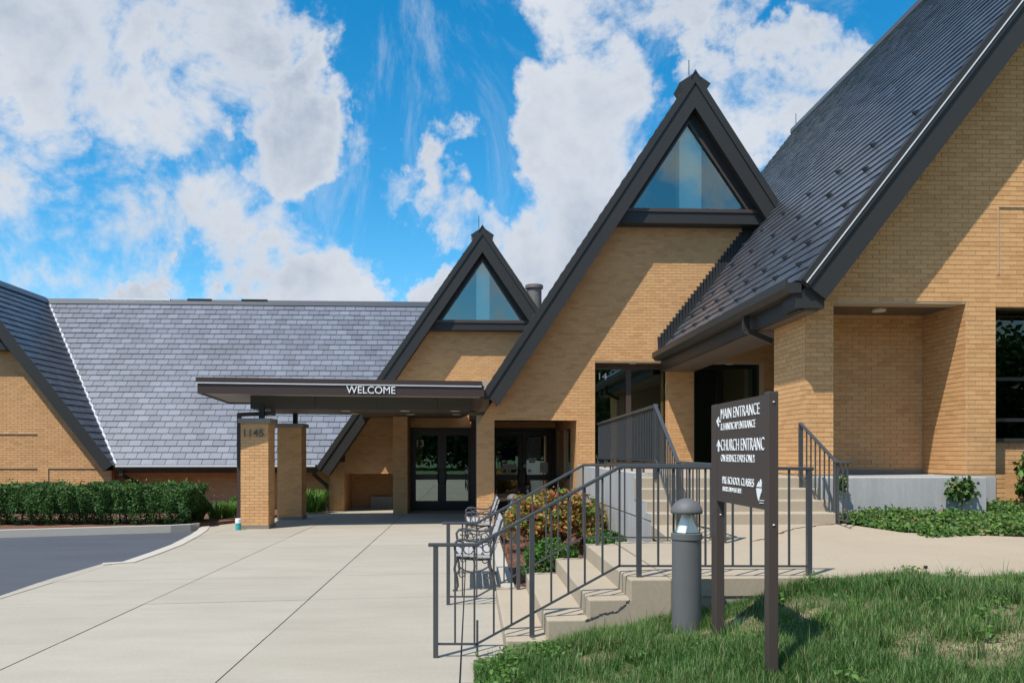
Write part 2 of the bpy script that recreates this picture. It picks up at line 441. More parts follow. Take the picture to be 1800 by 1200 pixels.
def shingle_face(parent, origin, u, s, n, polys, singles=0, key=None, mat='shingle', w=.335, h=.235, minlen=.04):
    origin, u, s, n = Vector(origin), Vector(u).normalized(), Vector(s).normalized(), Vector(n).normalized()
    cells = pieces(polys, w, h, minlen)
    chosen = set()
    if singles:
        full = [i for i, c in enumerate(cells) if c[4]]
        full.sort(key=lambda i: key((cells[i][0]+cells[i][1])/2, (cells[i][2]+cells[i][3])/2))
        chosen = set(full[:singles])
    mb = MB(); shared = None; g = .006
    def wedge(a, b_, c_, d, lift, o0, tw=0):
        lo, hi = c_-.012, d+.004
        return [o0+u*a+s*lo+n*.002, o0+u*b_+s*lo+n*.002, o0+u*b_+s*hi, o0+u*a+s*hi,
                o0+u*a+s*lo+n*(.026+lift+tw), o0+u*b_+s*lo+n*(.026+lift), o0+u*b_+s*hi+n*.004, o0+u*a+s*hi+n*.004]
    for i, (a, b_, c_, d, full) in enumerate(cells):
        if i in chosen:
            if shared is None:
                sm = MB(); sm.hexa(wedge(-w/2+g, w/2-g, -h/2, h/2, 0, Vector((0, 0, 0))))
                o = sm.build('shingle', mat, parent); shared = o.data
            else:
                o = bpy.data.objects.new('shingle', shared); C.objects.link(o); o.parent = parent
            o.location = origin+u*((a+b_)/2)+s*((c_+d)/2)+n*random.uniform(-.001, .003)
        else:
            dv = random.uniform(-.006, .006)
            mb.hexa(wedge(a+g, b_-g, c_+dv, d, random.uniform(-.002, .005), origin, random.uniform(-.003, .003)), random.random(), skip=(0,))
    if mb.f: tag(mb.build('shingles', mat, parent), kind='stuff')
def wall_slab(parent, Y, outline, holes, depth=.25, name='wall', mat='mortar'):
    mb = MB(); mb.prism(outline, holes, lambda a, b_, d: (a, Y+d, b_), depth)
    return mb.build(name, mat, parent)
def xz(p): return (p.x, p.z)
def rect(x0, x1, z0, z1): return [(x0, z0), (x1, z0), (x1, z1), (x0, z1)]
def prect(px0, py0, px1, py1, Y):
    """pixel rectangle on a wall plane -> (x0,x1,z0,z1)"""
    a, b_ = at_Y(px0, py0, Y), at_Y(px1, py1, Y)
    return a.x, b_.x, (b_.z+at_Y(px0, py1, Y).z)/2, (a.z+at_Y(px1, py0, Y).z)/2

_tcache = {}
def text_mesh(body, off=0.0):
    if (body, off) in _tcache: return _tcache[(body, off)]
    cu = bpy.data.curves.new('lettering', 'FONT'); cu.body = body; cu.size = 1.0; cu.extrude = .5; cu.offset = off
    ob = bpy.data.objects.new('lettering', cu); C.objects.link(ob)
    dg = bpy.context.evaluated_depsgraph_get(); dg.update()
    me = bpy.data.meshes.new_from_object(ob.evaluated_get(dg))
    co = np.zeros(len(me.vertices)*3); me.vertices.foreach_get('co', co); co = co.reshape(-1, 3)
    faces = [tuple(p.vertices) for p in me.polygons]
    bpy.data.objects.remove(ob); bpy.data.curves.remove(cu); bpy.data.meshes.remove(me)
    _tcache[(body, off)] = (co, faces); return co, faces
def lettering(body, origin, u, v, width, height, parent, mat='letter_white', thick=.004, name='lettering', bold=0):
    co, faces = text_mesh(body, bold)
    lo, hi = co.min(0), co.max(0)
    u, v = Vector(u).normalized(), Vector(v).normalized(); n = u.cross(v); origin = Vector(origin)
    mb = MB()
    for x, y, z in co:
        p = origin+u*((x-lo[0])/(hi[0]-lo[0])*width)+v*((y-lo[1])/(hi[1]-lo[1])*height)+n*((z-lo[2])/(hi[2]-lo[2])*thick)
        mb.v.append(tuple(p))
    mb.f = faces; mb.t = [0]*len(faces)
    return mb.build(name, mat, parent, fix=False)

def leaves(name, P, size, mat, parent=None, nrm=None, aspect=1.6, spread=1.0, tint=None, bend=.25):
    """many leaf-sized faces: P (N,3) base points; two triangles folded along the midrib"""
    n = len(P); P = np.asarray(P, float)
    d = rng.normal(size=(n, 3))*spread
    if nrm is not None: d += np.asarray(nrm)
    d /= np.linalg.norm(d, axis=1, keepdims=True)+1e-9
    r = rng.normal(size=(n, 3)); a = np.cross(d, r); a /= np.linalg.norm(a, axis=1, keepdims=True)+1e-9
    b_ = np.cross(d, a)
    sz = (size if np.ndim(size) else np.full(n, size))*rng.uniform(.65, 1.3, n)
    sz = sz[:, None]
    v0 = P-a*sz*aspect*.5; v2 = P+a*sz*aspect*.5; v1 = P+b_*sz*.5+d*sz*bend; v3 = P-b_*sz*.5+d*sz*bend
    V = np.stack([v0, v1, v2, v3], 1).reshape(-1, 3)
    idx = np.arange(n)[:, None]*4
    T = np.concatenate([idx+[0, 1, 2], idx+[0, 2, 3]], 1).reshape(-1, 3)
    t = rng.uniform(0, .999, n) if tint is None else np.clip(tint, 0, .999)
    return raw_tris(name, V, T, np.repeat(t, 2), mat, parent)
def raw_tris(name, V, T, t, mat, parent=None):
    me = bpy.data.meshes.new(name); me.vertices.add(len(V)); me.vertices.foreach_set('co', np.ascontiguousarray(V, dtype=np.float32).ravel())
    me.loops.add(T.size); me.loops.foreach_set('vertex_index', T.ravel().astype(np.int32))
    me.polygons.add(len(T)); me.polygons.foreach_set('loop_start', np.arange(0, T.size, 3, dtype=np.int32))
    at = me.attributes.new('tint', 'FLOAT', 'FACE'); at.data.foreach_set('value', np.asarray(t, dtype=np.float32))
    me.update(); me.validate(); me.materials.append(MATS[mat])
    o = bpy.data.objects.new(name, me); C.objects.link(o)
    return adopt(o, parent)

# ================================================================== SETTING: ground
YR, YM, YG, YL = 11.55, 19.4, 23.9, 24.25        # wall planes: chapel, tall gable, small gable, long wing
mb = MB(); mb.quad((-600, -600, -.22), (600, -600, -.22), (600, 600, -.22), (-600, 600, -.22))
tag(mb.build('ground', 'lawn'), kind='structure')

# asphalt drive
mb = MB(); mb.quad((-60, -13, -.055), (14, -13, -.055), (14, 21.2, -.055), (-60, 21.2, -.055))
tag(mb.build('driveway', 'asphalt'), kind='structure')
mb = MB(); mb.box(-120, 120, -140, -13.0, -.2, .02)
tag(mb.build('lawn', 'lawn'), kind='structure')

# plaza: outline traced on the ground, cut into the slabs between its joints
edge_px = [(0, 1047), (90, 1016), (180, 990), (215, 988), (262, 972), (300, 958), (335, 940), (347, 932), (352, 926), (345, 921)]
edge = [at_z(x, y, 0).xy for x, y in edge_px]
first = edge[0]
left_pts = [Vector((first.x-2.6, first.y-2.2)), Vector((first.x-3.5, -9.0))]
right_pts = [Vector((.02, -9.0)), Vector((.02, 6.55)), Vector((.30, 6.55)), Vector((.30, 9.25)), Vector((.50, 9.25)), Vector((.50, 19.4)), Vector((3.5, 19.4)), Vector((3.5, 24.4)), Vector((-6.2, 24.4)), Vector((-6.0, 20.2))]
plaza_outline = left_pts+right_pts+[e for e in reversed(edge)]
plaza_outline = [(p.x, p.y) for p in plaza_outline]
def clip(poly, nx, ny, d):
    out = []
    for i in range(len(poly)):
        p, q = poly[i], poly[(i+1) % len(poly)]
        a = p[0]*nx+p[1]*ny-d; b_ = q[0]*nx+q[1]*ny-d
        if a >= 0: out.append(p)
        if (a >= 0) != (b_ >= 0):
            t = a/(a-b_); out.append((p[0]+(q[0]-p[0])*t, p[1]+(q[1]-p[1])*t))
    return out
mb = MB(); mb.prism(plaza_outline, [], lambda a, b_, d: (a, b_, -.02-d), .12)
plaza = tag(mb.build('plaza', 'under_roof'), kind='structure')
RA = R(6.0); cs, sn = math.cos(RA), math.sin(RA)
def area(p): return abs(sum(p[i][0]*p[(i+1) % len(p)][1]-p[(i+1) % len(p)][0]*p[i][1] for i in range(len(p))))/2
xj = [-14, -9.0, -7.1, -5.35, -3.59, -1.84, -.08, 1.7, 3.6]
for i in range(len(xj)-1):
    for k in range(-9, 14):
        y0 = 7.75+k*1.82; y1 = y0+1.82
        g = .007
        p = clip(plaza_outline, 1, 0, xj[i]+g); p = clip(p, -1, 0, -(xj[i+1]-g)) if p else p
        if p: p = clip(p, -sn, cs, y0+g*.6)
        if p: p = clip(p, sn, -cs, -(y1-g*.6))
        if p and area(p) > .02:
            mb = MB(); dz = random.uniform(-.002, .002)
            mb.prism(p, [], lambda a, b_, d: (a, b_, dz-d), .02)
            mb.build('slab', 'plaza_concrete', plaza)
# flush kerb band round the drive, then the upstand kerb behind it
def band(name, pts, w, z0, z1, mat, kind='structure', side=1):
    mb = MB(); P = [Vector((p[0], p[1])) for p in pts]
    offs = []
    for i, p in enumerate(P):
        d = (P[min(i+1, len(P)-1)]-P[max(i-1, 0)]).normalized(); offs.append(p+Vector((d.y, -d.x))*w*side)
    for i in range(len(P)-1):
        a, b_, c_, d = P[i], P[i+1], offs[i+1], offs[i]
        mb.hexa([(a.x, a.y, z0), (b_.x, b_.y, z0), (c_.x, c_.y, z0), (d.x, d.y, z0), (a.x, a.y, z1), (b_.x, b_.y, z1), (c_.x, c_.y, z1), (d.x, d.y, z1)])
    return tag(mb.build(name, mat), kind=kind)
band('kerb', [e for e in edge[2:]], .20, -.1, .012, 'curb_concrete', side=1)
kp = [at_z(352, 926, .0).xy, at_z(349, 927.5, .0).xy, at_z(335, 929, 0).xy, at_z(300, 931, 0).xy, at_z(200, 934, 0).xy, at_z(0, 940, 0).xy, at_z(-200, 946, 0).xy]
kerb2 = [Vector((p.x, p.y)) for p in kp]
band('kerb', kp, .16, -.1, .10, 'curb_concrete', side=1)
# planting bed of mulch along the long wing
mb = MB()
bed = [at_z(352, 921, .06), at_z(417, 914, .06), Vector((-5.95, 20.2, .06)), Vector((-5.1, 21.2, .03)), Vector((-4.6, 24.3, .06)), Vector((-20, 24.3, .09)), Vector((-20, kp[-1].y+.3, .09))]+[Vector((p.x, p.y+.14, .08)) for p in reversed(kp[1:])]
mb.prism([(p.x, p.y) for p in bed], [], lambda a, b_, d: (a, b_, .07-d), .15)
tag(mb.build('planting_bed', 'mulch'), kind='structure')
# bed between the benches and the retaining wall
mb = MB(); mb.box(.50, 2.6, 9.25, 19.35, -.1, .04); tag(mb.build('planting_bed', 'mulch'), kind='structure')
mb = MB()
for i in range(2600):
    x, y = random.uniform(.52, 2.2), random.uniform(9.3, 17.5)
    a = random.uniform(0, 6.28); l = random.uniform(.02, .06); zz = .045+random.uniform(0, .02)
    mb.bar((x, y, zz), (x+math.cos(a)*l, y+math.sin(a)*l, zz+random.uniform(-.012, .012)), .014, .008); mb.t[-6:] = [random.random()]*6
tag(mb.build('bark_mulch', 'mulch_chip'), 'shredded reddish bark mulch under the shrubs behind the benches', 'mulch', kind='stuff')
# concrete pad edge behind benches
mb = MB(); mb.box(.36, .52, 9.3, 18.8, -.05, .065); tag(mb.build('kerb', 'curb_concrete'), kind='structure')

# stairs from the plaza up to the walk, the walk itself
SN, SF = 6.58, 9.22
sx = [.28, .61, .945, 1.28]; sz = [.16, .32, .48, .64]
st_ = thing('garden_stair', 'four cracked tan concrete steps rising from the plaza between two handrails', 'stairs', (.28, 7.9, 0))
for i in range(4):
    x1 = sx[i+1] if i < 3 else 1.62
    mb = MB(); mb.box(sx[i], x1+.02 if i < 3 else 1.62, SN, SF, -.05, sz[i]-(.0 if i < 3 else .0))
    mb.build('step', 'step_concrete', st_, bevel=.012)
# a jagged crack low in the stair's side and pits in its face
mb = MB(); pts = [at_Y(x, y, SN-.004) for x, y in ((1028, 1092), (1040, 1087), (1048, 1083), (1058, 1080), (1068, 1078), (1078, 1075), (1086, 1073), (1092, 1068), (1098, 1062), (1104, 1058), (1107, 1049))]
cur = pts[0]; prev = None
for i in range(len(pts)-1):
    for k in range(4):
        p = pts[i].lerp(pts[i+1], k/4)+Vector((random.uniform(-.006, .006), 0, random.uniform(-.008, .008))); w = random.uniform(.002, .012)
        e = (Vector((p.x, SN-.003, p.z-w)), Vector((p.x, SN-.003, p.z+w)))
        if prev: mb.quad(prev[0], e[0], e[1], prev[1])
        prev = e
mb.build('crack', 'under_roof', st_)
mb = MB(); mb.prism([(1.62, SN), (3.0, SN), (5.2, SN+.1), (9.0, SN+.1), (16, SN+1.0), (16, 9.6), (9, 9.4), (6.6, 9.35), (5.2, 9.7), (4.75, 10.35), (2.27, 10.35), (2.27, SF), (1.62, SF)], [],
     lambda a, b_, d: (a, b_, .64+max(0, b_-9.0)*.085-d), .14)
walk = tag(mb.build('walkway', 'step_concrete'), kind='structure')
mb = MB(); mb.box(1.29, 3.9, SN+.012, SN+.3, .0, .52); 
tag(mb.build('walkway_edge', 'rough_concrete'), kind='structure')
mb = MB()
for i in range(34):
    p = at_Y(random.uniform(1112, 1400), random.uniform(1028, 1068), SN+.006); r = random.uniform(.004, .012)
    mb.poly([p+Vector((r*math.cos(k)*random.uniform(.7, 1.4), -.003, r*.7*math.sin(k)))for k in (0, 1.05, 2.1, 3.14, 4.2, 5.2)])
mb.build('pits', 'mulch', walk)
# crack wandering over the walk
mb = MB(); cp = [at_z(x, y, .665) for x, y in ((1300, 953), (1340, 948), (1370, 942), (1400, 937), (1440, 934), (1480, 932), (1500, 931))]
for i in range(len(cp)-1):
    a, b_ = cp[i], cp[i+1]
    for k in range(5):
        p = a.lerp(b_, k/5); q = a.lerp(b_, (k+1)/5); j = Vector((0, random.uniform(-.02, .02), 0))
        for r_ in (p, q): r_.z = .643+max(0, r_.y-9.0)*.085
        mb.bar(p+j, q+j, random.uniform(.008, .03), .006)
mb.build('crack', 'mulch', walk)
mb = MB()
for (a, b_) in (((1180, 952), (1290, 985)), ((1480, 1060), (1480, 1020))):
    pass

# bank of lawn on the right
def bank(x, y):
    t = min(max((x-.0)/3.3, 0), 1); t = t*t*(3-2*t)*.35+t*.65
    z = .005+.635*t
    z -= .030*max(0, 6.2-y)*t
    z += .018*math.sin(x*2.1+y*1.3)*t+.012*math.sin(x*5.3-y*3.7)*t
    return z
mb = MB(); nx, ny = 70, 52
xs = [.02+(14-.02)*(i/nx)**1.6 for i in range(nx+1)]; ys = [-9+(SN+9-.0)*(1-(1-j/ny)**2.2) for j in range(ny+1)]
for j in range(ny+1):
    for i in range(nx+1):
        y = ys[j]+(.1 if xs[i] > 5 else max(0, (xs[i]-3)/2.0*.1))*(j/ny)
        mb.v.append((xs[i], y, bank(xs[i], y)))
for j in range(ny):
    for i in range(nx):
        a = j*(nx+1)+i; mb.f.append((a, a+1, a+nx+2, a+nx+1)); mb.t.append(0)
bank_o = tag(mb.build('grass_bank', 'soil', smooth=True), kind='structure')
# ================================================================== CHAPEL (big gable on the right)
YRF = 11.0                                            # front edge of its roof
e0 = at_Y(1406, 492, YRF); XE, ZE = e0.x, e0.z        # eave
XRG, ZRG, YRB = 11.9, ZE+(11.9-XE)*1.285, 29.9
sl = Vector((XRG-XE, 0, ZRG-ZE)); SLEN = sl.length; sl.normalize(); nL = Vector((-sl.z, 0, sl.x))
chapel = thing('chapel', 'large tan brick chapel with a steep slate roof and deep porch recess', 'building', (11.9, 20, .6))
# front wall
LZ = 1.33                                             # porch floor
xl = at_Y(1416.5, 600, YR).x
px0, px1, _, pz1 = prect(1465, 533, 1698, 830, YR)
wx0, _, wz0, wz1 = prect(1750, 536, 1800, 769, YR)
WX1 = wx0+2.4
def rake_z(x): return ZE-.16+(x-XE)*1.285
outline = [(xl, LZ), (px0, LZ), (px0, pz1), (px1, pz1), (px1, .5), (19.0, .5), (19.0, rake_z(2*XRG-19.0)-.0), (XRG, rake_z(XRG)), (xl, rake_z(xl))]
holes = [rect(wx0, WX1, .75, wz1)]
w_front = wall_slab(chapel, YR, outline, holes, .28)
cell_out = [(xl, LZ), (px0, LZ), (px0, pz1), (px1, pz1), (px1, LZ), (10.6, LZ), (10.6, rake_z(10.6)), (xl, rake_z(xl))]
def near_px(x, z):
    p = Vector((x, YR, z)); xc = p.x*ct-p.y*st; zc = p.x*st+p.y*ct
    u = CX+F*xc/zc; v = HY-F*(p.z-H)/zc
    vis = 0 if (1420 < u < 1795 and 20 < v < 830) else 50
    return vis+abs(u-1640)/300+abs(v-560)/280
brick_face(w_front, (0, YR, 0), (1, 0, 0), (0, -1, 0), [cell_out, rect(wx0, WX1, .75, wz1)], singles=300, key=near_px, u_off=.06, v_off=.012)
# pier left return, recess jambs, recess back wall
PD = 1.22
mb = MB(); mb.box(xl, px0, YR+.27, YR+PD, LZ, ZE-.33); pier = mb.build('pier', 'mortar', chapel)
brick_face(pier, (xl, YR, 0), (0, -1, 0), (-1, 0, 0), [rect(-PD, 0, LZ, ZE-.34)], v_off=.012)
YB = YR+1.14
mb = MB(); mb.box(px0-.2, px1+.05, YB, YB+.2, LZ-.1, 4.4); bw = mb.build('porch_wall', 'mortar', chapel)
brick_face(bw, (0, YB, 0), (1, 0, 0), (0, -1, 0), [rect(px0-.2, px1, LZ, pz1+.1)], v_off=.012)
mb = MB(); mb.box(px1+.001, px1+.25, YR+.27, YB+.2, LZ-.6, 4.4); jb = mb.build('porch_side_wall', 'mortar', chapel)
brick_face(jb, (px1, YR, 0), (0, -1, 0), (-1, 0, 0), [rect(-(YB-YR), 0, LZ, pz1)], v_off=.012)
mb = MB(); mb.box(px0-.3, px1+.2, YR+.02, YB+.1, pz1+.02, pz1+.1); pc = mb.build('porch_ceiling', 'brown_soffit', chapel)
dl = at_Y(1545, 548, YR+.62); mb = MB(); mb.lathe((dl.x, dl.y, pz1-.012), [(0, 0), (.10, 0), (.10, .03), (0, .03)], 20); mb.build('downlight', 'light_lens', pc)
# window recess at the far right
YW = YR+.55
mb = MB(); mb.box(wx0-.3, WX1+.3, YW, YW+.15, .5, wz0-.05); lw = mb.build('window_wall', 'mortar', chapel)
brick_face(lw, (0, YW, 0), (1, 0, 0), (0, -1, 0), [rect(wx0-.2, WX1, .6, wz0-.05)], v_off=.012)
win = MB(); win.box(wx0-.2, WX1+.2, YW-.06, YW+.16, wz0-.05, wz0); win_o = win.build('window', 'dark_metal', chapel)
mb = MB(); mb.box(wx0-.1, WX1+.1, YW+.03, YW+.045, wz0, wz1+.1); mb.build('pane', 'dark_glass', win_o)
mb = MB()
for x in (wx0+.2, wx0+1.1, wx0+2.0): mb.box(x-.03, x+.03, YW+.0, YW+.08, wz0, wz1+.1)
for z in (wz0+.28, wz0+.9): mb.box(wx0-.1, WX1+.1, YW+.005, YW+.075, z-.025, z+.025)
mb.build('mullion', 'door_frame', win_o)
mb = MB(); mb.box(wx0-.3, WX1+.3, YW+1.5, YW+1.6, .5, 5); mb.build('room_wall', 'interior_dark', chapel)
mb = MB(); mb.box(wx0-.3, WX1+.3, YR+.28, YW+1.6, wz1+.02, wz1+.12); mb.build('window_head', 'brown_soffit', chapel)
# relief band on the front wall
a = at_Y(1753, 365, YR); b_ = at_Y(1753, 482, YR)
MB().box(a.x, a.x+2.6, YR-.024, YR-.002, a.z, a.z+.012).build('relief_line', 'mortar', w_front)
MB().box(a.x, a.x+.012, YR-.024, YR-.002, b_.z, a.z-.001).build('relief_line', 'mortar', w_front)
# pale footing under the pier
fx0, fx1 = at_Y(1700, 850, YR).x, at_Y(1748, 850, YR).x
mb = MB(); mb.box(fx0, fx1, YR-.035, YR+.2, .55, LZ-.02); mb.build('footing', 'wall_concrete', chapel)
mb = MB(); mb.box(xl-.01, px1+.01, YR-.012, YR+.02, LZ-.05, LZ+.0); mb.build('plinth', 'stone_cap', chapel)
mb = MB(); mb.box(px0+.01, px1-.01, YB-.03, YB-.012, LZ, LZ+.07); mb.build('plinth', 'stone_cap', chapel)
# porch slab to the right of the steps
mb = MB(); mb.box(4.78, fx0-.03, 11.05, 19.35, .5, LZ-.004)
slab_o = mb.build('porch_slab', 'wall_concrete', chapel, bevel=.01)
mb = MB(); mb.box(2.46, 4.76, 11.42, 19.35, .5, LZ-.006); mb.build('porch_slab', 'step_concrete', chapel)
# roof: left slope with shingles, right slope plain
def slope_slab(o, u, s, n, L, S, th, name, mat, parent):
    mb = MB(); o, u, s, n = Vector(o), Vector(u), Vector(s), Vector(n)
    mb.hexa([o-n*th, o+u*L-n*th, o+u*L+s*S-n*th, o+s*S-n*th, o, o+u*L, o+u*L+s*S, o+s*S])
    return mb.build(name, mat, parent)
oL = Vector((XE, YRF, ZE))
roofL = slope_slab(oL, (0, 1, 0), sl, nL, YRB-YRF, SLEN, .16, 'roof', 'under_roof', chapel)
def near_roof(u, v):
    p = oL+Vector((0, 1, 0))*u+sl*v; xc = p.x*ct-p.y*st; zc = p.x*st+p.y*ct
    a, b_ = CX+F*xc/zc, HY-F*(p.z-H)/zc
    return (0 if (20 < a < 1790 and b_ > 10) else 100)+zc
shingle_face(roofL, oL, (0, 1, 0), sl, nL, [rect(0.02, YRB-YRF, 0, SLEN)], singles=300, key=near_roof, mat='shingle_shaded')
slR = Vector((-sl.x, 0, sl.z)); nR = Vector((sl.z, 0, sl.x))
slope_slab((2*XRG-XE, YRF, ZE), (0, 1, 0), slR, nR, YRB-YRF, SLEN, .16, 'roof', 'shingle_shaded', chapel)
mb = MB(); mb.box(XRG-.12, XRG+.12, YRF-.03, YRB+.03, ZRG-.09, ZRG+.05); mb.build('ridge_cap', 'shingle_shaded', roofL)
# snow guards
gm = MB(); gm.hexa([(-.02, -.05, 0), (.02, -.05, 0), (.02, .05, 0), (-.02, .05, 0), (-.012, -.035, .03), (.012, -.035, .03), (.012, .05, .075), (-.012, .05, .075)])
gme = None
def guard(y, v):
    global gme
    if gme is None: o = gm.build('snow_guard', 'door_frame', roofL); gme = o.data
    else: o = bpy.data.objects.new('snow_guard', gme); C.objects.link(o); o.parent = roofL
    o.matrix_local = Matrix.Translation(Vector((XE, y, ZE))+sl*v+nL*.018) @ Matrix(((0, -sl.x, nL.x), (1, 0, 0), (0, -sl.z, nL.z))).to_4x4()
for r_, v in enumerate((.42, .95, 1.5, 2.35, 3.2)):
    y = YRF+.55+(.45 if r_ % 2 else 0)
    while y < 19.2:
        guard(y, v); y += .92 if r_ < 3 else 1.25
# front rake fascia + trim
def rake(parent, p0, p1, Y, width, thick=.06, trim=True, mat='dark_metal', name='fascia', drop=.0, soff=None, side=1, bright=False):
    """board hanging below the line p0-p1 (x,z) on plane Y"""
    a, b_ = Vector((p0[0], 0, p0[1])), Vector((p1[0], 0, p1[1])); d = (b_-a).normalized(); n = Vector((-d.z, 0, d.x))
    if n.z > 0: n = -n
    def P(q, off, y): return (q.x+n.x*off, y, q.z+n.z*off)
    mb = MB(); mb.hexa([P(a, width, Y), P(b_, width, Y), P(b_, 0, Y), P(a, 0, Y), P(a, width, Y+thick), P(b_, width, Y+thick), P(b_, 0, Y+thick), P(a, 0, Y+thick)])
    f = mb.build(name, mat, parent)
    if trim:
        mb = MB(); w2 = width*.30
        mb.hexa([P(a, w2, Y-.03), P(b_, w2, Y-.03), P(b_, -.015, Y-.03), P(a, -.015, Y-.03), P(a, w2, Y-.002), P(b_, w2, Y-.002), P(b_, -.015, Y-.002), P(a, -.015, Y-.002)])
        mb.build('trim', mat, f)
    if bright:  # whitish line along the trim, a sun glint painted as a strip
        mb = MB()
        mb.hexa([P(a, .078, Y-.040), P(b_, .078, Y-.040), P(b_, .062, Y-.040), P(a, .062, Y-.040), P(a, .078, Y-.0315), P(b_, .078, Y-.0315), P(b_, .062, Y-.0315), P(a, .062, Y-.0315)])
        mb.build('drip_edge_glint', 'flashing_and_glint', f)
    if soff:
        mb = MB(); mb.hexa([P(a, width-.02, Y+thick), P(b_, width-.02, Y+thick), P(b_, width-.05, Y+thick), P(a, width-.05, Y+thick), P(a, width-.02, soff), P(b_, width-.02, soff), P(b_, width-.05, soff), P(a, width-.05, soff)])
        mb.build('soffit', mat, f)
    return f
rake(chapel, (XE+.02, ZE), (XRG, ZRG), YRF-.01, .43, soff=YR+.05, bright=True)
rake(chapel, (2*XRG-XE, ZE), (XRG, ZRG), YRF-.01, .43, soff=YR+.05)
# box return at the foot of the rake
mb = MB(); mb.hexa([(XE-.03, YRF+.05, ZE-.37), (XE+.36, YRF+.05, ZE-.37), (XE+.36, YR, ZE-.37), (XE-.03, YR, ZE-.37), (XE-.03, YRF+.05, ZE-.17), (XE+.36, YRF+.05, ZE+.05), (XE+.36, YR, ZE+.05), (XE-.03, YR, ZE-.17)]); mb.build('eave_return', 'dark_metal', chapel)
# gutter along the eave, soffit strip, bracketed downspout
gt = MB(); gt.prism([(XE-.19, ZE+.02), (XE-.19, ZE-.10), (XE-.12, ZE-.17), (XE+.03, ZE-.17), (XE+.03, ZE-.03), (XE-.16, ZE-.03), (XE-.16, ZE+.02)], [], lambda a, b_, d: (a, YRF+.02+d, b_), YM-YRF-.12)
gut = gt.build('gutter', 'dark_metal', chapel)
mb = MB(); mb.box(XE+.032, XE+.10, YRF+.1, YM-.03, ZE-.40, ZE-.02); mb.build('fascia', 'dark_metal', chapel)
ZS = ZE-.36
mb = MB(); mb.box(XE+.10, 5.28, YR+.0+PD, YM-.02, ZS-.05, ZS); mb.build('soffit', 'brown_soffit', chapel)
mb = MB(); mb.box(XE+.10, xl-.015, YRF+.1, YR+PD, ZS-.05, ZS); mb.build('soffit', 'brown_soffit', chapel)
mb = MB(); mb.box(5.22, 5.28, YR+PD, YM-.02, ZS, ZS+.75); mb.build('fascia', 'brown_soffit', chapel)
mb = MB(); mb.box(5.28, 9.0, YR+PD, YM-.02, ZS+.72, ZS+.8); mb.build('porch_ceiling', 'brown_soffit', chapel)
mb = MB(); d0 = at_X(1311, 548, XE-.08)
mb.bar((XE-.08, d0.y, ZE-.17), (XE-.08, d0.y, ZE-.40), .10, .08); mb.bar((XE-.10, d0.y, ZE-.38), (xl+.02, d0.y-.05, ZE-.58), .10, .08)
mb.build('downspout', 'dark_metal', chapel)
mb = MB(); mb.tube([(XRG, YRB-.2, ZRG), (XRG, YRB-.2, ZRG+.55)], .012, 6); mb.build('lightning_rod', 'dark_metal', chapel)
# hidden chapel body so that nothing shows through
mb = MB(); mb.box(8.2, 8.4, YB+.2, YM-.05, .5, 6.0); mb.build('side_wall', 'interior_tan', chapel)

# church steps
cs_ = thing('church_steps', 'four tan concrete steps climbing from the walk to the chapel porch', 'stairs', (3.5, 10.3, .7))
for i in range(4):
    y0 = 10.30+.30*i; z0 = .75+.1435*i
    mb = MB(); mb.box(2.27+.0*i, 4.70, y0, y0+.32 if i < 3 else 11.42, z0-.18 if i else .5, z0+.1435); mb.build('step', 'step_concrete', cs_, bevel=.012)
# retaining wall of the porch
rw = thing('retaining_wall', 'pale grey board marked concrete wall below the porch railing', 'wall', (2.4, 15, 0))
A0, A1 = Vector((2.25, 10.31)), Vector((2.50, 19.35))
def wall_piece(t0, t1, z0a, z0b, z1a, z1b, name):
    p, q = A0.lerp(A1, t0), A0.lerp(A1, t1); mb = MB()
    mb.hexa([(p.x, p.y, z0a), (q.x, q.y, z0b), (q.x+.2, q.y, z0b), (p.x+.2, p.y, z0a), (p.x, p.y, z1a), (q.x, q.y, z1b), (q.x+.2, q.y, z1b), (p.x+.2, p.y, z1a)])
    return mb.build(name, 'wall_concrete', rw)
jz0 = at_X(1148, 918, 2.25).z; jz1 = at_X(1014.5, 869.5, 2.5).z
wall_piece(0, 1, -.05, -.05, jz0-.012, jz1-.012, 'lower_panel')
k_ = 1.1/(A1.y-A0.y)
jk = jz0+(jz1-jz0)*k_
p, q = A0.lerp(A1, k_), A1
wall_piece(k_, 1, jk+.012, jz1+.012, LZ+.045, LZ+.045, 'upper_panel')
for i in range(4):
    t0, t1 = .30*i/(A1.y-A0.y), (.30*(i+1) if i < 3 else 1.1)/(A1.y-A0.y)
    wall_piece(t0, t1, jz0+.0+(jz1-jz0)*t0+.012, jz0+(jz1-jz0)*t1+.012, .75+.1435*(i+1)-.003, .75+.1435*(i+1)-.003, 'stepped_panel')
p, q = A0, A1; mb = MB()
mb.hexa([(p.x+.03, p.y+.01, jz0-.05), (q.x+.03, q.y, jz1-.05), (q.x+.18, q.y, jz1-.05), (p.x+.18, p.y+.01, jz0-.05), (p.x+.03, p.y+.01, jz0+.05), (q.x+.03, q.y, jz1+.05), (q.x+.18, q.y, jz1+.05), (p.x+.18, p.y+.01, jz0+.05)])
mb.build('joint', 'mortar', rw)
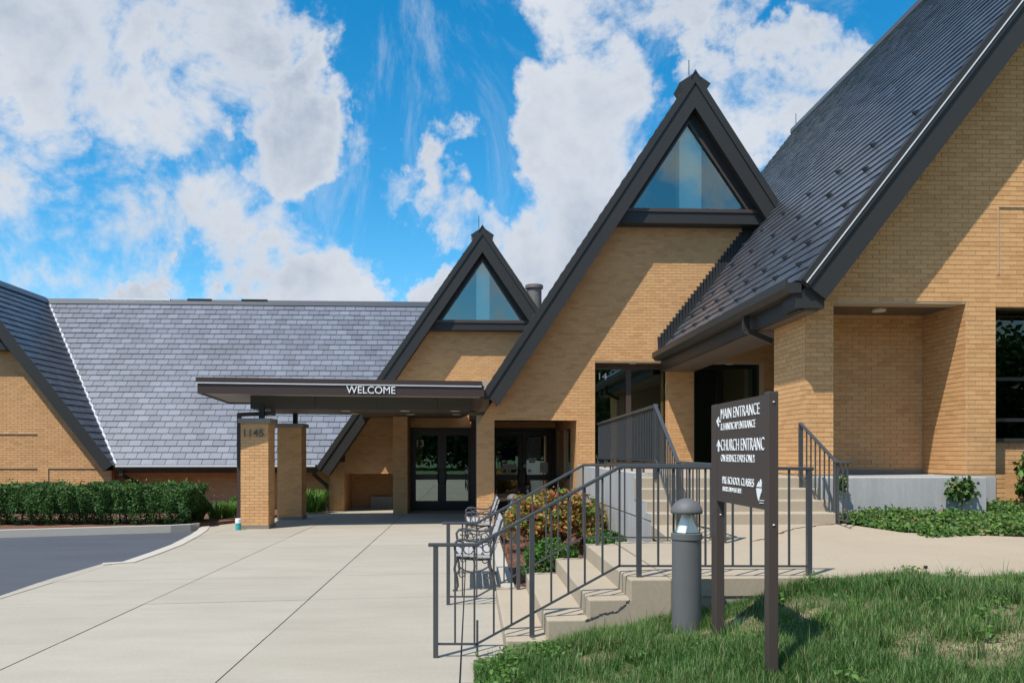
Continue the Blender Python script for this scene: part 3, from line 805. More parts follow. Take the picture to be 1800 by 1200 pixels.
# ================================================================== TALL GABLE (middle)
def gable_points(apx, apy, lpx, lpy, Y):
    a = at_Y(apx, apy, Y); l = at_Y(lpx, lpy, Y); return a, l
YMF = YM-.60
apM, ftM = gable_points(1221.5, 128, 848, 693, YMF)
mM = (apM.z-ftM.z)/(apM.x-ftM.x)
tall = thing('gabled_hall', 'tall tan brick gable with triangular window rising beside the slate chapel roof', 'building', (3.5, 22, 0))
xw0 = at_Y(838, 800, YM).x
sill_z = at_Y(1200, 393, YM-.36).z
def tm(x, ap, m): return ap.z-abs(x-ap.x)*m
drop = .50
def under(x): return tm(x, apM, mM)-drop
xs_l = apM.x-(apM.z-drop-sill_z)/mM; xs_r = apM.x+(apM.z-drop-sill_z)/mM
XRR = 8.3
out_m = [(xw0, -.05), (XRR, -.05), (XRR, 5.2), (XRR, under(XRR)), (xs_r, sill_z), (xs_l, sill_z), (xw0, under(xw0))]
dx0, dx1, dz0, dz1 = prect(869, 736.3, 1014, 920, YM)
hA = prect(1046, 636.5, 1175, 815, YM); hB = prect(1220, 638, 1342, 815, YM)
rects = [rect(dx0, dx1, -.02, dz1), rect(hA[0], hA[1], LZ, hA[3]), rect(hB[0], hB[1], LZ, hB[3])]
hall_wall = wall_slab(tall, YM, out_m, rects, .3)
brick_face(hall_wall, (0, YM, 0), (1, 0, 0), (0, -1, 0), [out_m]+rects, v_off=.02)
# left return wall of this gable towards the small gable
mb = MB(); mb.box(xw0, xw0+.3, YM+.29, YG+.3, -.05, 3.4); lr = mb.build('side_wall', 'mortar', tall)
# stepped flashing where the chapel roof meets it
mb = MB(); fl_n = 34
pA, pB = Vector((XE-.02, 0, ZE+.02)), Vector((XE+2.45, 0, ZE+.02+2.45*1.285))
for i in range(fl_n):
    a = pA.lerp(pB, i/fl_n); b_ = pA.lerp(pB, (i+1)/fl_n); o_ = .13
    mb.hexa([(a.x, YM-.022, a.z-.05), (b_.x, YM-.022, b_.z-.05), (b_.x, YM-.022, b_.z+.30), (a.x-o_*.2, YM-.022, b_.z+.30), (a.x, YM-.003, a.z-.05), (b_.x, YM-.003, b_.z-.05), (b_.x, YM-.003, b_.z+.30), (a.x-o_*.2, YM-.003, b_.z+.30)])
mb.build('stepped_flashing', 'dark_metal', tall)
def gable_roof(parent, ap, m, foot_x, foot_r, Yf, Yb, width, wallY, mat='shingle_shaded'):
    """two slopes; foot_x/foot_r = x of the left/right foot"""
    d = Vector((1, 0, m)).normalized(); nl = Vector((-d.z, 0, d.x))
    L = (ap.x-foot_x)/d.x; Lr = (foot_r-ap.x)/d.x
    o = Vector((foot_x, Yf, ap.z-(ap.x-foot_x)*m))
    r1 = slope_slab(o, (0, 1, 0), d, nl, Yb-Yf, L, .12, 'roof', 'under_roof', parent)
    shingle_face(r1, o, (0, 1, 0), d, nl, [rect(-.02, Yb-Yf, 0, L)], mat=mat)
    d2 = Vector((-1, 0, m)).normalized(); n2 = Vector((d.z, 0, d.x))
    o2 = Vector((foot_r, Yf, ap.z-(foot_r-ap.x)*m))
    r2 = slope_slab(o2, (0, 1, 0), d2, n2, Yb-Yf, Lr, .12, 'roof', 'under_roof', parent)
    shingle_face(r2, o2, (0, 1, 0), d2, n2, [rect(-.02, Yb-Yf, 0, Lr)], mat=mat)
    rake(parent, (foot_x, o.z), (ap.x, ap.z), Yf-.01, width, soff=wallY+.02)
    rake(parent, (foot_r, o2.z), (ap.x, ap.z), Yf-.012, width, soff=wallY+.02)
    mb = MB(); mb.prism([(ap.x-.11, ap.z-.11*m+.015), (ap.x, ap.z+.015), (ap.x+.11, ap.z-.11*m+.015), (ap.x+.11, ap.z-.11*m+.05), (ap.x, ap.z+.06), (ap.x-.11, ap.z-.11*m+.05)], [], lambda a, b_, dd: (a, Yf-.06+dd, b_), Yb-Yf)
    mb.build('ridge_cap', mat, r1)
    mb = MB(); mb.tube([(ap.x-.10, Yf+.15, ap.z), (ap.x-.10, Yf+.15, ap.z+.36)], .010, 6); mb.build('lightning_rod', 'dark_metal', r1)
gable_roof(tall, apM, mM, ftM.x, 7.3, YMF, 27.0, .44, YM)
def tri_window(parent, tri_px, ap, m, drop, sill_top_py, sill_bot_py, sill_px, Yw, Yp, post_px, label=None):
    """metal clad gable end with a triangular pane, interior post behind it"""
    zt = at_Y(sill_px, sill_top_py, Yp).z; zb = at_Y(sill_px, sill_bot_py, Yp).z
    def lim(z): return (ap.z-drop-z)/m
    out = [(ap.x-lim(zt), zt), (ap.x+lim(zt), zt), (ap.x, ap.z-drop)]
    tri = [xz(at_Y(x, y, Yp+.03)) for x, y in tri_px]
    cx = sum(p[0] for p in tri)/3; cz = sum(p[1] for p in tri)/3
    mb = MB(); mb.prism(out, [tri], lambda a, b_, d: (a, Yp+.03+d, b_), .10); g = mb.build('gable_panel', 'dark_metal', parent)
    # window frame ring proud of the panel
    big = [(cx+(x-cx)*1.06, cz+(z-cz)*1.06) for x, z in tri]
    mb = MB(); mb.prism(big, [tri], lambda a, b_, d: (a, Yp-.005+d, b_), .034); wf = mb.build('window', 'window_frame', parent)
    mb = MB(); mb.poly([(x*1.0, Yp+.07, z) for x, z in [(cx+(x-cx)*1.03, cz+(z-cz)*1.03) for x, z in tri]]); mb.build('pane', 'window_glass', wf)
    # sill band
    mb = MB(); mb.box(ap.x-lim(zb)-.0, ap.x+lim(zb)+.0, Yp-.02, Yw+.05, zb, zt); mb.build('sill', 'dark_metal', wf)
    mb = MB(); mb.box(ap.x-lim(zb)+.04, ap.x+lim(zb)-.04, Yp-.045, Yp-.021, zt-.06, zt+.02); mb.build('sill_trim', 'window_frame', wf)
    # room behind: side walls follow the roof, a pale post stands near the glass
    xs0, xs1 = at_Y(post_px[0], 400, Yp+.6).x, at_Y(post_px[1], 400, Yp+.6).x
    mb = MB(); mb.box(xs0, xs1, Yp+.16, Yp+.5, zt-.02, ap.z-drop-.25); mb.build('interior_post', 'interior_pale', parent)
    mb = MB(); mb.prism([(ap.x-lim(zb-.6), zb-.6), (ap.x+lim(zb-.6), zb-.6), (ap.x, ap.z-drop+.1)], [], lambda a, b_, d: (a, Yp+3.0+d, b_), .1); mb.build('room_wall', 'interior_dark', parent)
tri_window(tall, [(1210, 219), (1112, 367), (1312, 370)], apM, mM, .42, 369, 393, 1200, YM, YM-.36, (1186, 1224))
# doors and windows of the hall
def glazed_door(parent, x0, x1, z0, z1, Y, leaves_=2, split=.42, tagx=None):
    """aluminium double door: frame, leaves with upper and lower panes, pull handles"""
    fr = MB(); t = .06
    fr.box(x0, x0+t, Y, Y+.1, z0, z1); fr.box(x1-t, x1, Y, Y+.1, z0, z1); fr.box(x0+t, x1-t, Y, Y+.1, z1-t*1.2, z1)
    frame = fr.build('door_frame', 'door_frame', parent)
    w = (x1-x0-2*t)/leaves_
    for i in range(leaves_):
        a = x0+t+w*i+.004; b_ = a+w-.008; h = z1-t*1.2-z0-.01
        zs = z0+h*split; st = .12
        mb = MB(); y0, y1 = Y+.02, Y+.07
        mb.box(a, a+st, y0, y1, z0+.01, z0+h); mb.box(b_-st, b_, y0, y1, z0+.01, z0+h)
        mb.box(a+st, b_-st, y0, y1, z0+.01, z0+.28); mb.box(a+st, b_-st, y0, y1, z0+h-.14, z0+h); mb.box(a+st, b_-st, y0, y1, zs-.08, zs+.08)
        lf = mb.build('door', 'door_frame', parent)
        mb = MB(); mb.quad((a+st, Y+.045, z0+.28), (b_-st, Y+.045, z0+.28), (b_-st, Y+.045, zs-.08), (a+st, Y+.045, zs-.08)); mb.build('lower_pane', 'door_glass', lf)
        mb = MB(); mb.quad((a+st, Y+.045, zs+.08), (b_-st, Y+.045, zs+.08), (b_-st, Y+.045, z0+h-.14), (a+st, Y+.045, z0+h-.14)); mb.build('upper_pane', 'door_glass', lf)
        hx = b_-.05 if i == 0 else a+.05; dx = -.06 if i == 0 else .06
        mb = MB(); mb.tube([(hx, Y+.02, zs+.20), (hx+dx*.5, Y-.05, zs+.20), (hx+dx, Y-.06, zs+.12), (hx+dx, Y-.06, zs-.12), (hx+dx*.5, Y-.05, zs-.20), (hx, Y+.02, zs-.20)], .016, 8)
        mb.build('handle', 'dark_metal', lf)
    return frame
# entrance in the deep recess (beside the shrubs)
YD2 = 23.6
ix1 = at_Y(977, 800, YD2).x
mb = MB(); mb.box(dx0-.5, ix1+.3, YD2+.0, YD2+.2, at_Y(920, 751.5, YD2).z, 3.0); rw_ = mb.build('recess_wall', 'mortar', tall)
brick_face(rw_, (0, YD2, 0), (1, 0, 0), (0, -1, 0), [rect(dx0-.4, ix1, at_Y(920, 751.5, YD2).z, 2.6)])
dd = prect(868, 752, 976, 898, YD2)
glazed_door(tall, dd[0]-.12, dd[1], .0, at_Y(920, 752, YD2).z-.002, YD2+.08)
mb = MB(); mb.box(dx0-.6, dx1+.3, YM+.28, YD2+.1, dz1+.10, dz1+.18); rc = mb.build('recess_ceiling', 'brown_soffit', tall)
mb = MB(); mb.box(dx0-.02, dx1+.02, YM+.30, YM+.33, dz1-.0, dz1+.12); mb.build('lintel', 'mortar', tall)
dl = at_Y(938, 740, YM+1.7); mb = MB(); mb.lathe((dl.x, YM+1.5, dz1+.085), [(0, 0), (.11, 0), (.11, .014), (0, .014)], 20); mb.build('downlight', 'light_lens', rc)
# splayed right side with two narrow windows
pa, pb = Vector((dx1, YM+.30)), Vector((ix1, YD2))
du = (pb-pa).normalized(); LEN = (pb-pa).length
sw_n = Vector((-abs(du.y), -abs(du.x)*0-.0, 0)); sw_n = Vector((-du.y, du.x, 0)) if -du.y < 0 else Vector((du.y, -du.x, 0))
wz_lo, wz_hi = 1.02, 2.3
def along(px):
    lo_, hi_ = 0.0, LEN
    for _ in range(40):
        m_ = (lo_+hi_)/2; q = pa+du*m_; pxm = CX+F*(q.x*ct-q.y*st)/(q.x*st+q.y*ct)
        if pxm > px: lo_ = m_
        else: hi_ = m_
    return lo_
hol = [rect(along(1003), along(991.5), wz_lo, wz_hi), rect(along(985.5), along(979.5), wz_lo, wz_hi)]
def spl(a, b_, d):
    p = pa+du*a; return (p.x-sw_n.x*d, p.y-sw_n.y*d, b_)
mb = MB(); mb.prism(rect(0, LEN, -.05, dz1+.12), hol, spl, .2); swo = mb.build('recess_side_wall', 'mortar', tall)
brick_face(swo, (pa.x, pa.y, 0), (du.x, du.y, 0), sw_n, [rect(0, LEN, 0, dz1+.1)]+hol)
brick_face(hall_wall, (dx1, YM, 0), (0, -1, 0), (-1, 0, 0), [rect(-.30, 0, 0, dz1)])
for h_ in hol:
    w_ = MB(); a0, a1 = h_[0][0], h_[1][0]
    w_.hexa([spl(a0, wz_lo, .06), spl(a1, wz_lo, .06), spl(a1, wz_hi, .06), spl(a0, wz_hi, .06), spl(a0, wz_lo, .10), spl(a1, wz_lo, .10), spl(a1, wz_hi, .10), spl(a0, wz_hi, .10)])
    wo = w_.build('side_window', 'door_frame', tall)
    mb = MB(); mb.quad(spl(a0+.05, wz_lo+.05, .055), spl(a1-.05, wz_lo+.05, .055), spl(a1-.05, wz_hi-.05, .055), spl(a0+.05, wz_hi-.05, .055)); mb.build('pane', 'dark_glass', wo)
    mb = MB(); mb.hexa([spl(a0-.02, wz_lo-.05, -.02), spl(a1+.02, wz_lo-.05, -.02), spl(a1+.02, wz_lo, -.02), spl(a0-.02, wz_lo, -.02), spl(a0-.02, wz_lo-.05, .1), spl(a1+.02, wz_lo-.05, .1), spl(a1+.02, wz_lo, .1), spl(a0-.02, wz_lo, .1)]); mb.build('sill', 'stone_cap', wo)
# posters and notices on those doors
def card(px0, py0, px1, py1, Y, mat, parent, name='notice'):
    x0, x1, z0, z1 = prect(px0, py0, px1, py1, Y); mb = MB(); mb.box(x0, x1, Y, Y+.003, z0, z1); return mb.build(name, mat, parent)
YN = YD2+.115
nb = card(882, 786, 906, 808, YN+.01, 'blue_poster', tall, 'poster')
pn = card(883, 815, 908, 831.5, YN, 'paper', tall)
for i, (m_, a, b_) in enumerate((('blue_poster', 884.5, 890), ('yellow_petal', 892, 896.5), ('interior_dark', 898, 907))):
    card(a, 825, b_, 830, YN-.006, m_, pn, 'print')
card(930, 804, 941, 813, YN, 'paper', tall); card(949.5, 812, 963, 830, YN, 'paper', tall)
card(919.5, 815.5, 925.5, 821, YN-.05, 'paper', tall)
st0 = at_Y(931, 827, YN); mb = MB(); mb.lathe((0, 0, 0), [(0, 0), (.045, 0), (.045, .004), (0, .004)], 16)
mb.v = [(st0.x+x, st0.y-z, st0.z+y) for x, y, z in mb.v]; mb.build('sticker', 'paper', tall)
# dark rooms behind glass
mb = MB(); mb.box(dx0-2.5, ix1+1.2, YD2+2.2, YD2+2.3, -.1, 3); mb.build('room_wall', 'interior_dark', tall)
# storefront window 14 and church doors on the porch
def storefront(parent, x0, x1, z0, z1, Y, mulls, frame='window_frame', head=.18):
    fr = MB(); t = .07
    fr.box(x0, x0+t, Y, Y+.1, z0, z1); fr.box(x1-t, x1, Y, Y+.1, z0, z1); fr.box(x0+t, x1-t, Y, Y+.1, z1-head, z1); fr.box(x0+t, x1-t, Y, Y+.1, z0, z0+.12)
    for mx in mulls: fr.box(mx-.06, mx+.06, Y-.005, Y+.095, z0+.12, z1-head)
    f = fr.build('storefront_frame', frame, parent)
    xs = [x0+t]+list(mulls)+[x1-t]
    for i in range(len(xs)-1):
        mb = MB(); mb.quad((xs[i], Y+.05, z0+.1), (xs[i+1], Y+.05, z0+.1), (xs[i+1], Y+.05, z1-head+.02), (xs[i], Y+.05, z1-head+.02)); mb.build('pane', 'door_glass', f)
    return f
YA = YM+.34
sf = storefront(tall, hA[0]-.02, hA[1]+.1, LZ, hA[3]+.05, YA, [at_Y(1105, 700, YA).x])
n14 = at_Y(1053, 667, YA+.02); lettering('14', n14, (1, 0, 0), (0, 0, 1), 14*YA/F, 12*YA/F, sf, thick=.004)
sf2 = storefront(tall, hB[0]-.1, hB[1]+.05, LZ, hB[3]+.05, YA+.3, [at_Y(1271, 700, YA).x], frame='door_frame', head=.12)
for h_, pxl in ((hA, 1112), (hB, 1283)):
    p = at_Y(pxl, 640, YM+.17); mb = MB(); mb.lathe((p.x, YM+.17, h_[3]-.013), [(0, 0), (.10, 0), (.10, .011), (0, .011)], 18); mb.build('downlight', 'light_lens', tall)
mb = MB(); mb.box(hA[0]-.25, XRR, YA+2.6, YA+2.7, LZ-.1, 5); mb.build('room_wall', 'interior_tan', tall)
mb = MB(); mb.box(hA[0]+1.1, hA[0]+1.5, YA+1.2, YA+1.25, LZ-.1, 4); mb.build('room_partition', 'interior_tan', tall)
brick_face(hall_wall, (hA[1], YM, 0), (0, -1, 0), (-1, 0, 0), [rect(-.30, 0, LZ, hA[3])])

# ================================================================== SMALL GABLE (left of the tall one)
YGF = YG-.55
apG, ftG = gable_points(848, 399, 556, 822, YGF)
mG = (apG.z-ftG.z)/(apG.x-ftG.x)
small = thing('gabled_wing', 'small tan brick gable with triangular window above the welcome canopy', 'building', (0, 26, 0))
gz = at_Y(840, 580, YG-.3).z
def underG(x): return tm(x, apG, mG)-.45
lx = apG.x-(apG.z-.45-gz)/mG; rx = apG.x+(apG.z-.45-gz)/mG
gx0 = at_Y(580, 850, YG).x
GXR = 3.2
out_g = [(gx0, -.05), (GXR, -.05), (GXR, underG(GXR)), (rx, gz), (lx, gz), (gx0, underG(gx0))]
g0, g1, _, g3 = prect(605, 830.5, 700, 890, YG)
k0, k1, _, k3 = prect(719, 751, 834, 897, YG)
gh = [rect(g0, g1+.3, -.03, g3), rect(k0, k1, -.03, k3)]
small_wall = wall_slab(small, YG, out_g, gh, .3)
brick_face(small_wall, (0, YG, 0), (1, 0, 0), (0, -1, 0), [out_g]+gh)
gable_roof(small, apG, mG, ftG.x, 4.2, YGF, 30, .40, YG)
tri_window(small, [(848, 459), (777, 562), (916, 564)], apG, mG, .38, 564, 580, 840, YG, YG-.30, (837, 860))
glazed_door(small, k0, k1, .0, k3-.002, YG+.14)
c13 = at_Y(733, 785, YG+.16); lettering('13', c13, (1, 0, 0), (0, 0, 1), 12*YG/F, 12*YG/F, small, thick=.004)
sp = at_Y(820, 828, YG+.178); mb = MB(); mb.v = []; mb.lathe((0, 0, 0), [(0, 0), (.05, 0), (.05, .004), (0, .004)], 16)
mb.v = [(sp.x+x, sp.y-z, sp.z+y) for x, y, z in mb.v]; mb.build('sticker', 'paper', small)
mb = MB(); mb.box(k0-1.5, k1+2, YG+2.4, YG+2.5, -.1, 3); mb.build('room_wall', 'interior_dark', small)
# low recess left of the pillar
mb = MB(); mb.box(g0-.5, g1+.6, YG+1.5, YG+1.7, -.05, 3); rwl = mb.build('recess_wall', 'mortar', small)
brick_face(rwl, (0, YG+1.5, 0), (1, 0, 0), (0, -1, 0), [rect(g0-.5, g1+.5, .05, 1.4)])
brick_face(small_wall, (g0, YG, 0), (0, 1, 0), (1, 0, 0), [rect(0, .3, 0, g3)])
mb = MB(); mb.box(g0-.22, g0-.001, YG+.3, YG+1.5, -.05, 2); mb.build('recess_side_wall', 'brick', small)
b0 = at_Y(652, 872, YG+1.3); b1 = at_Y(690, 888, YG+1.3); mb = MB(); mb.box(b0.x, b1.x+.4, YG+1.25, YG+1.48, -.03, b0.z); mb.build('footing', 'wall_concrete', small)
s0 = at_Y(603, 806, YG-.03); mb = MB(); mb.box(s0.x-.06, s0.x+.06, YG-.12, YG-.012, s0.z-.09, s0.z+.09); mb.build('wall_light', 'bronze_metal', small)
mb = MB(); dsx = at_Y(575, 860, YG-.05).x
mb.bar((dsx-.30, YG-.38, 1.20), (dsx-.30, YG-.38, 1.02), .09, .08); mb.bar((dsx-.30, YG-.38, 1.05), (dsx, YG-.08, .74), .09, .08); mb.bar((dsx, YG-.08, .78), (dsx, YG-.08, .0), .09, .08)
mb.build('downspout', 'dark_metal', small)
# metal flue behind the valley
fv = at_Y(939, 502, 26.5); mb = MB(); mb.lathe((fv.x, 26.5, fv.z), [(0, .02), (.26, .02), (.29, 0), (.29, -.10), (.24, -.12), (.24, -1.9)], 20)
tag(mb.build('roof_flue', 'vent_metal', smooth=False), 'round weathered metal flue standing between the two gables', 'flue')

# ================================================================== LONG WING + far-left gable
YE, YRD = 23.45, 27.9
eL = at_Y(203, 817, YE); ZE0 = 1.32; XV = eL.x
ZRD = 6.70; XG0 = -13.95
wing = thing('long_wing', 'long tan brick wing under a broad sunlit slate roof', 'building', (-5, 26, 0))
sw = Vector((0, YRD-YE, ZRD-ZE0)); SW = sw.length; sw.normalize(); nw = Vector((0, -sw.z, sw.y))
ow = Vector((XV, YE, ZE0)); XW0 = ftG.x+.12; XWR = ftG.x+(ZRD-ftG.z)/mG
roofW = MB(); roofW.poly([(XV, YE, ZE0), (XW0, YE, ZE0), (XWR, YRD, ZRD), (XG0, YRD, ZRD)]); roofW.poly([(XG0, YRD, ZRD), (XWR, YRD, ZRD), (XWR, 2*YRD-YE, ZE0), (XG0, 2*YRD-YE, ZE0)])
roofW = roofW.build('roof', 'under_roof', wing, fix=False)
def near_w(u, v):
    p = ow+Vector((1, 0, 0))*u+sw*v; xc = p.x*ct-p.y*st; zc = p.x*st+p.y*ct; a, b_ = CX+F*xc/zc, HY-F*(p.z-H)/zc
    return (0 if (215 < a < 560 and 530 < b_ < 812 and not (345 < a and 655 < b_)) else 50)+zc
lim_r = at_Y(566, 820, YE).x-XV
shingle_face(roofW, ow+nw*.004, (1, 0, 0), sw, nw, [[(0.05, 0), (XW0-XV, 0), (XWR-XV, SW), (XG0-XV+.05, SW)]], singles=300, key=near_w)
mb = MB(); mb.prism([(YRD-.16, ZRD-.13), (YRD, ZRD+.06), (YRD+.16, ZRD-.13)], [], lambda a, b_, d: (XG0+d, a, b_), XWR-XG0); mb.build('ridge_cap', 'shingle_shaded', roofW)
for (a, b_) in ((175, 300), (330, 372), (425, 470)):
    p, q = at_Y(a, 524, YRD), at_Y(b_, 526, YRD); mb = MB(); mb.box(p.x, q.x, YRD-.05, YRD+.05, ZRD+.02, ZRD+.085); mb.build('ridge_vent', 'flashing_and_glint' if a < 300 else 'dark_metal', roofW)
mb = MB(); mb.bar((XV-.02, YE, ZE0+.045), (XG0, YRD, ZRD+.03), .13, .03, (0.4, -.5, .7)); mb.build('valley_flashing', 'flashing_and_glint', roofW)
# wall and gutter
wl_x1 = at_Y(600, 850, YL).x
wwall = wall_slab(wing, YL, rect(-20, wl_x1, -.05, 1.75), [], .25)
brick_face(wwall, (0, YL, 0), (1, 0, 0), (0, -1, 0), [rect(-10.6, wl_x1, 0, 1.7)])
mb = MB(); x1g = at_Y(556, 820, YE).x
mb.prism([(YE-.16, ZE0+.03), (YE-.16, ZE0-.07), (YE-.10, ZE0-.13), (YE+.02, ZE0-.13), (YE+.02, ZE0-.02), (YE-.13, ZE0-.02), (YE-.13, ZE0+.03)], [], lambda a, b_, d: (XV+.05+d, a, b_), x1g-XV-.02)
gw = mb.build('gutter', 'dark_metal', wing)
mb = MB(); mb.box(XV+.06, x1g, YE-.172, YE-.1605, ZE0-.035, ZE0+.018); mb.build('gutter_glint', 'flashing_and_glint', gw)  # highlight on the gutter's front edge, painted as a pale strip
mb = MB(); mb.box(XV+.05, x1g+.3, YE+.02, YL+.1, ZE0-.16, ZE0-.13); mb.build('soffit', 'brown_soffit', wing)
mb = MB(); mb.box(XV+.05, x1g+.02, YE+.021, YE+.05, ZE0-.2, ZE0-.02); mb.build('fascia', 'dark_metal', wing)
ds = at_Y(217, 850, YE).x; mb = MB(); mb.bar((ds-.03, YE-.05, ZE0-.10), (ds-.03, YE-.05, ZE0-.28), .10, .09); mb.bar((ds-.03, YE-.05, ZE0-.26), (ds+.22, YL-.1, ZE0-.6), .10, .09); mb.bar((ds+.22, YL-.1, ZE0-.58), (ds+.22, YL-.1, 0), .10, .09)
mb.build('downspout', 'dark_metal', wing)
# gable at the far left
g0t = thing('side_gable', 'tan brick gable with louvred peak at the end of the long slate roof', 'building', (-14, 26, 0))
YF0 = 23.25; Y0W = 23.78
d0 = Vector((XG0-XV, 0, ZRD-ZE0)); S0 = d0.length; d0.normalize(); n0 = Vector((-d0.z, 0, d0.x)); n0 = -n0 if n0.x < 0 else n0
o0 = Vector((XV, YF0, ZE0))
mb = MB(); mb.poly([(XV, YF0, ZE0), (XV, YE, ZE0), (XG0, YRD, ZRD), (XG0, YF0, ZRD)]); mb.poly([(2*XG0-XV, YF0, ZE0), (XG0, YF0, ZRD), (XG0, YRD, ZRD), (2*XG0-XV, YRD, ZE0)])
r0 = mb.build('roof', 'under_roof', g0t, fix=False)
shingle_face(r0, o0+n0*.004, (0, 1, 0), d0, n0, [[(0, 0), (YE-YF0, 0), (YRD-YF0-.02, S0), (0, S0)]], mat='shingle_shaded', w=.335)
mb = MB(); mb.prism([(XG0-.16, ZRD-.13), (XG0, ZRD+.08), (XG0+.16, ZRD-.13)], [], lambda a, b_, d: (a, YF0-.04+d, b_), YRD-YF0); mb.build('ridge_cap', 'shingle_shaded', r0)
rake(g0t, (XV-.0, ZE0+.02), (XG0, ZRD), YF0-.01, .29, soff=Y0W+.02, trim=False)
rake(g0t, (2*XG0-XV, ZE0), (XG0, ZRD), YF0-.012, .29, soff=Y0W+.02, trim=False)
lv = at_Y(20, 616, Y0W)
m0 = (ZRD-ZE0)/(XV-XG0)
def und0(x): return ZRD-abs(x-XG0)*m0-.40
xL = XG0+(ZRD-.40-lv.z)/m0
out0 = [(-19.5, -.05), (at_Y(196, 850, Y0W).x, -.05), (at_Y(196, 850, Y0W).x, und0(at_Y(196, 850, Y0W).x)), (xL, lv.z), (2*XG0-xL, lv.z), (2*XG0-at_Y(196, 850, Y0W).x, 1.0), (-19.5, 1.0)]
w0 = wall_slab(g0t, Y0W, out0, [], .2)
brick_face(w0, (0, Y0W, 0), (1, 0, 0), (0, -1, 0), [[(-15.5, 0), (out0[1][0], 0), out0[2], (xL, lv.z), (-15.5, lv.z)]])
mb = MB(); mb.box(2*XG0-xL-.1, xL+.02, Y0W-.32, Y0W+.1, lv.z-.02, lv.z+.20); mb.build('sill', 'dark_metal', g0t)
mb = MB(); mb.prism([(2*XG0-xL, lv.z+.2), (xL, lv.z+.2), (XG0, ZRD-.4)], [], lambda a, b_, d: (a, Y0W-.1+d, b_), .1); lvp = mb.build('louvre', 'dark_metal', g0t)
for i in range(16):
    z = lv.z+.26+i*.075; hw = (ZRD-.62-z)/m0
    if hw < .2: break
    mb = MB(); mb.hexa([(XG0-hw, Y0W-.20, z), (XG0+hw, Y0W-.20, z), (XG0+hw, Y0W-.11, z+.05), (XG0-hw, Y0W-.11, z+.05), (XG0-hw, Y0W-.20, z+.012), (XG0+hw, Y0W-.20, z+.012), (XG0+hw, Y0W-.11, z+.062), (XG0-hw, Y0W-.11, z+.062)]); mb.build('slat', 'bronze_metal', lvp)
for (a, b_, y) in ((-40, 65, 762.5), (-40, 65, 823), (85, 172, 823)):
    p, q = at_Y(a, y, Y0W), at_Y(b_, y, Y0W); MB().box(p.x, q.x, Y0W-.035, Y0W-.012, p.z, p.z+.02).build('relief_line', 'mortar', w0)
p, q = at_Y(85, 823, Y0W), at_Y(85, 852, Y0W); MB().box(p.x-.01, p.x+.01, Y0W-.035, Y0W-.012, q.z, p.z-.001).build('relief_line', 'mortar', w0)
# ================================================================== ENTRANCE CANOPY
can = thing('entrance_canopy', 'flat bronze entrance canopy reading WELCOME over two brick columns', 'canopy', (-3, 20, 0))
cl, cr_ = at_Y(347, 663, 17.8), at_Y(851, 669, 18.5)
zt = 3.27; zb = 2.925
fa, fb = Vector((cl.x, cl.y)), Vector((cr_.x, cr_.y)); fd = (fb-fa).normalized(); fn = Vector((fd.y, -fd.x))
CL = (fb-fa).length
def cp_(s, d, z):      # along the front, back from it
    p = fa+fd*s-fn*d; return (p.x, p.y, z)
def cbox(s0, s1, d0, d1, z0, z1):
    mb = MB(); mb.hexa([cp_(s0, d0, z0), cp_(s1, d0, z0), cp_(s1, d1, z0), cp_(s0, d1, z0), cp_(s0, d0, z1), cp_(s1, d0, z1), cp_(s1, d1, z1), cp_(s0, d1, z1)]); return mb
sS = (-2.45-fa.x)/fd.x
cbox(.05, sS, .05, 3.6, zb+.03, zt-.02).build('roof_deck', 'pale_soffit', can)
cbox(sS+.001, CL-.02, .05, 5.65, zb+.031, zt-.021).build('roof_deck', 'pale_soffit', can)
fas = cbox(0, CL, 0, .05, zb, zt-.10).build('fascia', 'bronze_metal', can)
cbox(0, .05, .05, 3.6, zb, zt-.10).build('fascia', 'bronze_metal', can)
cbox(-.03, sS, 3.6, 3.65, zb, zt-.002).build('fascia', 'bronze_metal', can)
cbox(-.03, CL-.05, -.03, 3.595, zt-.098, zt).build('coping', 'bronze_metal', can)
cbox(-.025, CL-.06, -.025, .0, zt-.128, zt-.10).build('drip_edge_glint', 'flashing_and_glint', can)  # thin white strip under the coping, sun glint put into its colour
# lettering follows the fascia
w0p = at_Y(609, 691, 18.15); w1p = at_Y(695, 691, 18.2)
s0_ = (w0p.xy-fa).dot(fd); wz = at_Y(650, 691.3, 18.18).z
o_ = Vector(cp_(s0_, -.012, wz)); lettering('WELCOME', o_, (fd.x, fd.y, 0), (0, 0, 1), w1p.x-w0p.x, 12.6*18.2/F, fas, thick=.014)
# dropped ceiling box behind: joints between its panels
bs0 = (at_Y(439, 710, 18.75).xy-fa).dot(fd); zc_ = 2.665
ceil = cbox(bs0+.02, sS, .94, 3.55, zc_, zb+.03).build('ceiling_box', 'brown_soffit', can)
cbox(sS+.001, CL, .94, 5.3, zc_+.001, zb+.031).build('ceiling_box', 'brown_soffit', can)
pn_s = [bs0, bs0+1.42, bs0+2.82, bs0+4.2, CL-.15]
for i in range(4): cbox(pn_s[i]+.005, pn_s[i+1]-.005, .90, .938, zc_-.01, zb+.025).build('panel', 'olive_panel', ceil)
for (x, y) in ((608, 722), (624, 727), (712, 722), (722, 728), (800, 722), (803, 728)):
    p = at_z(x, y, zc_-.004); mb = MB(); mb.lathe((p.x, p.y, zc_-.014), [(0, 0), (.11, 0), (.11, .013), (0, .013)], 18); mb.build('downlight', 'light_lens', ceil)
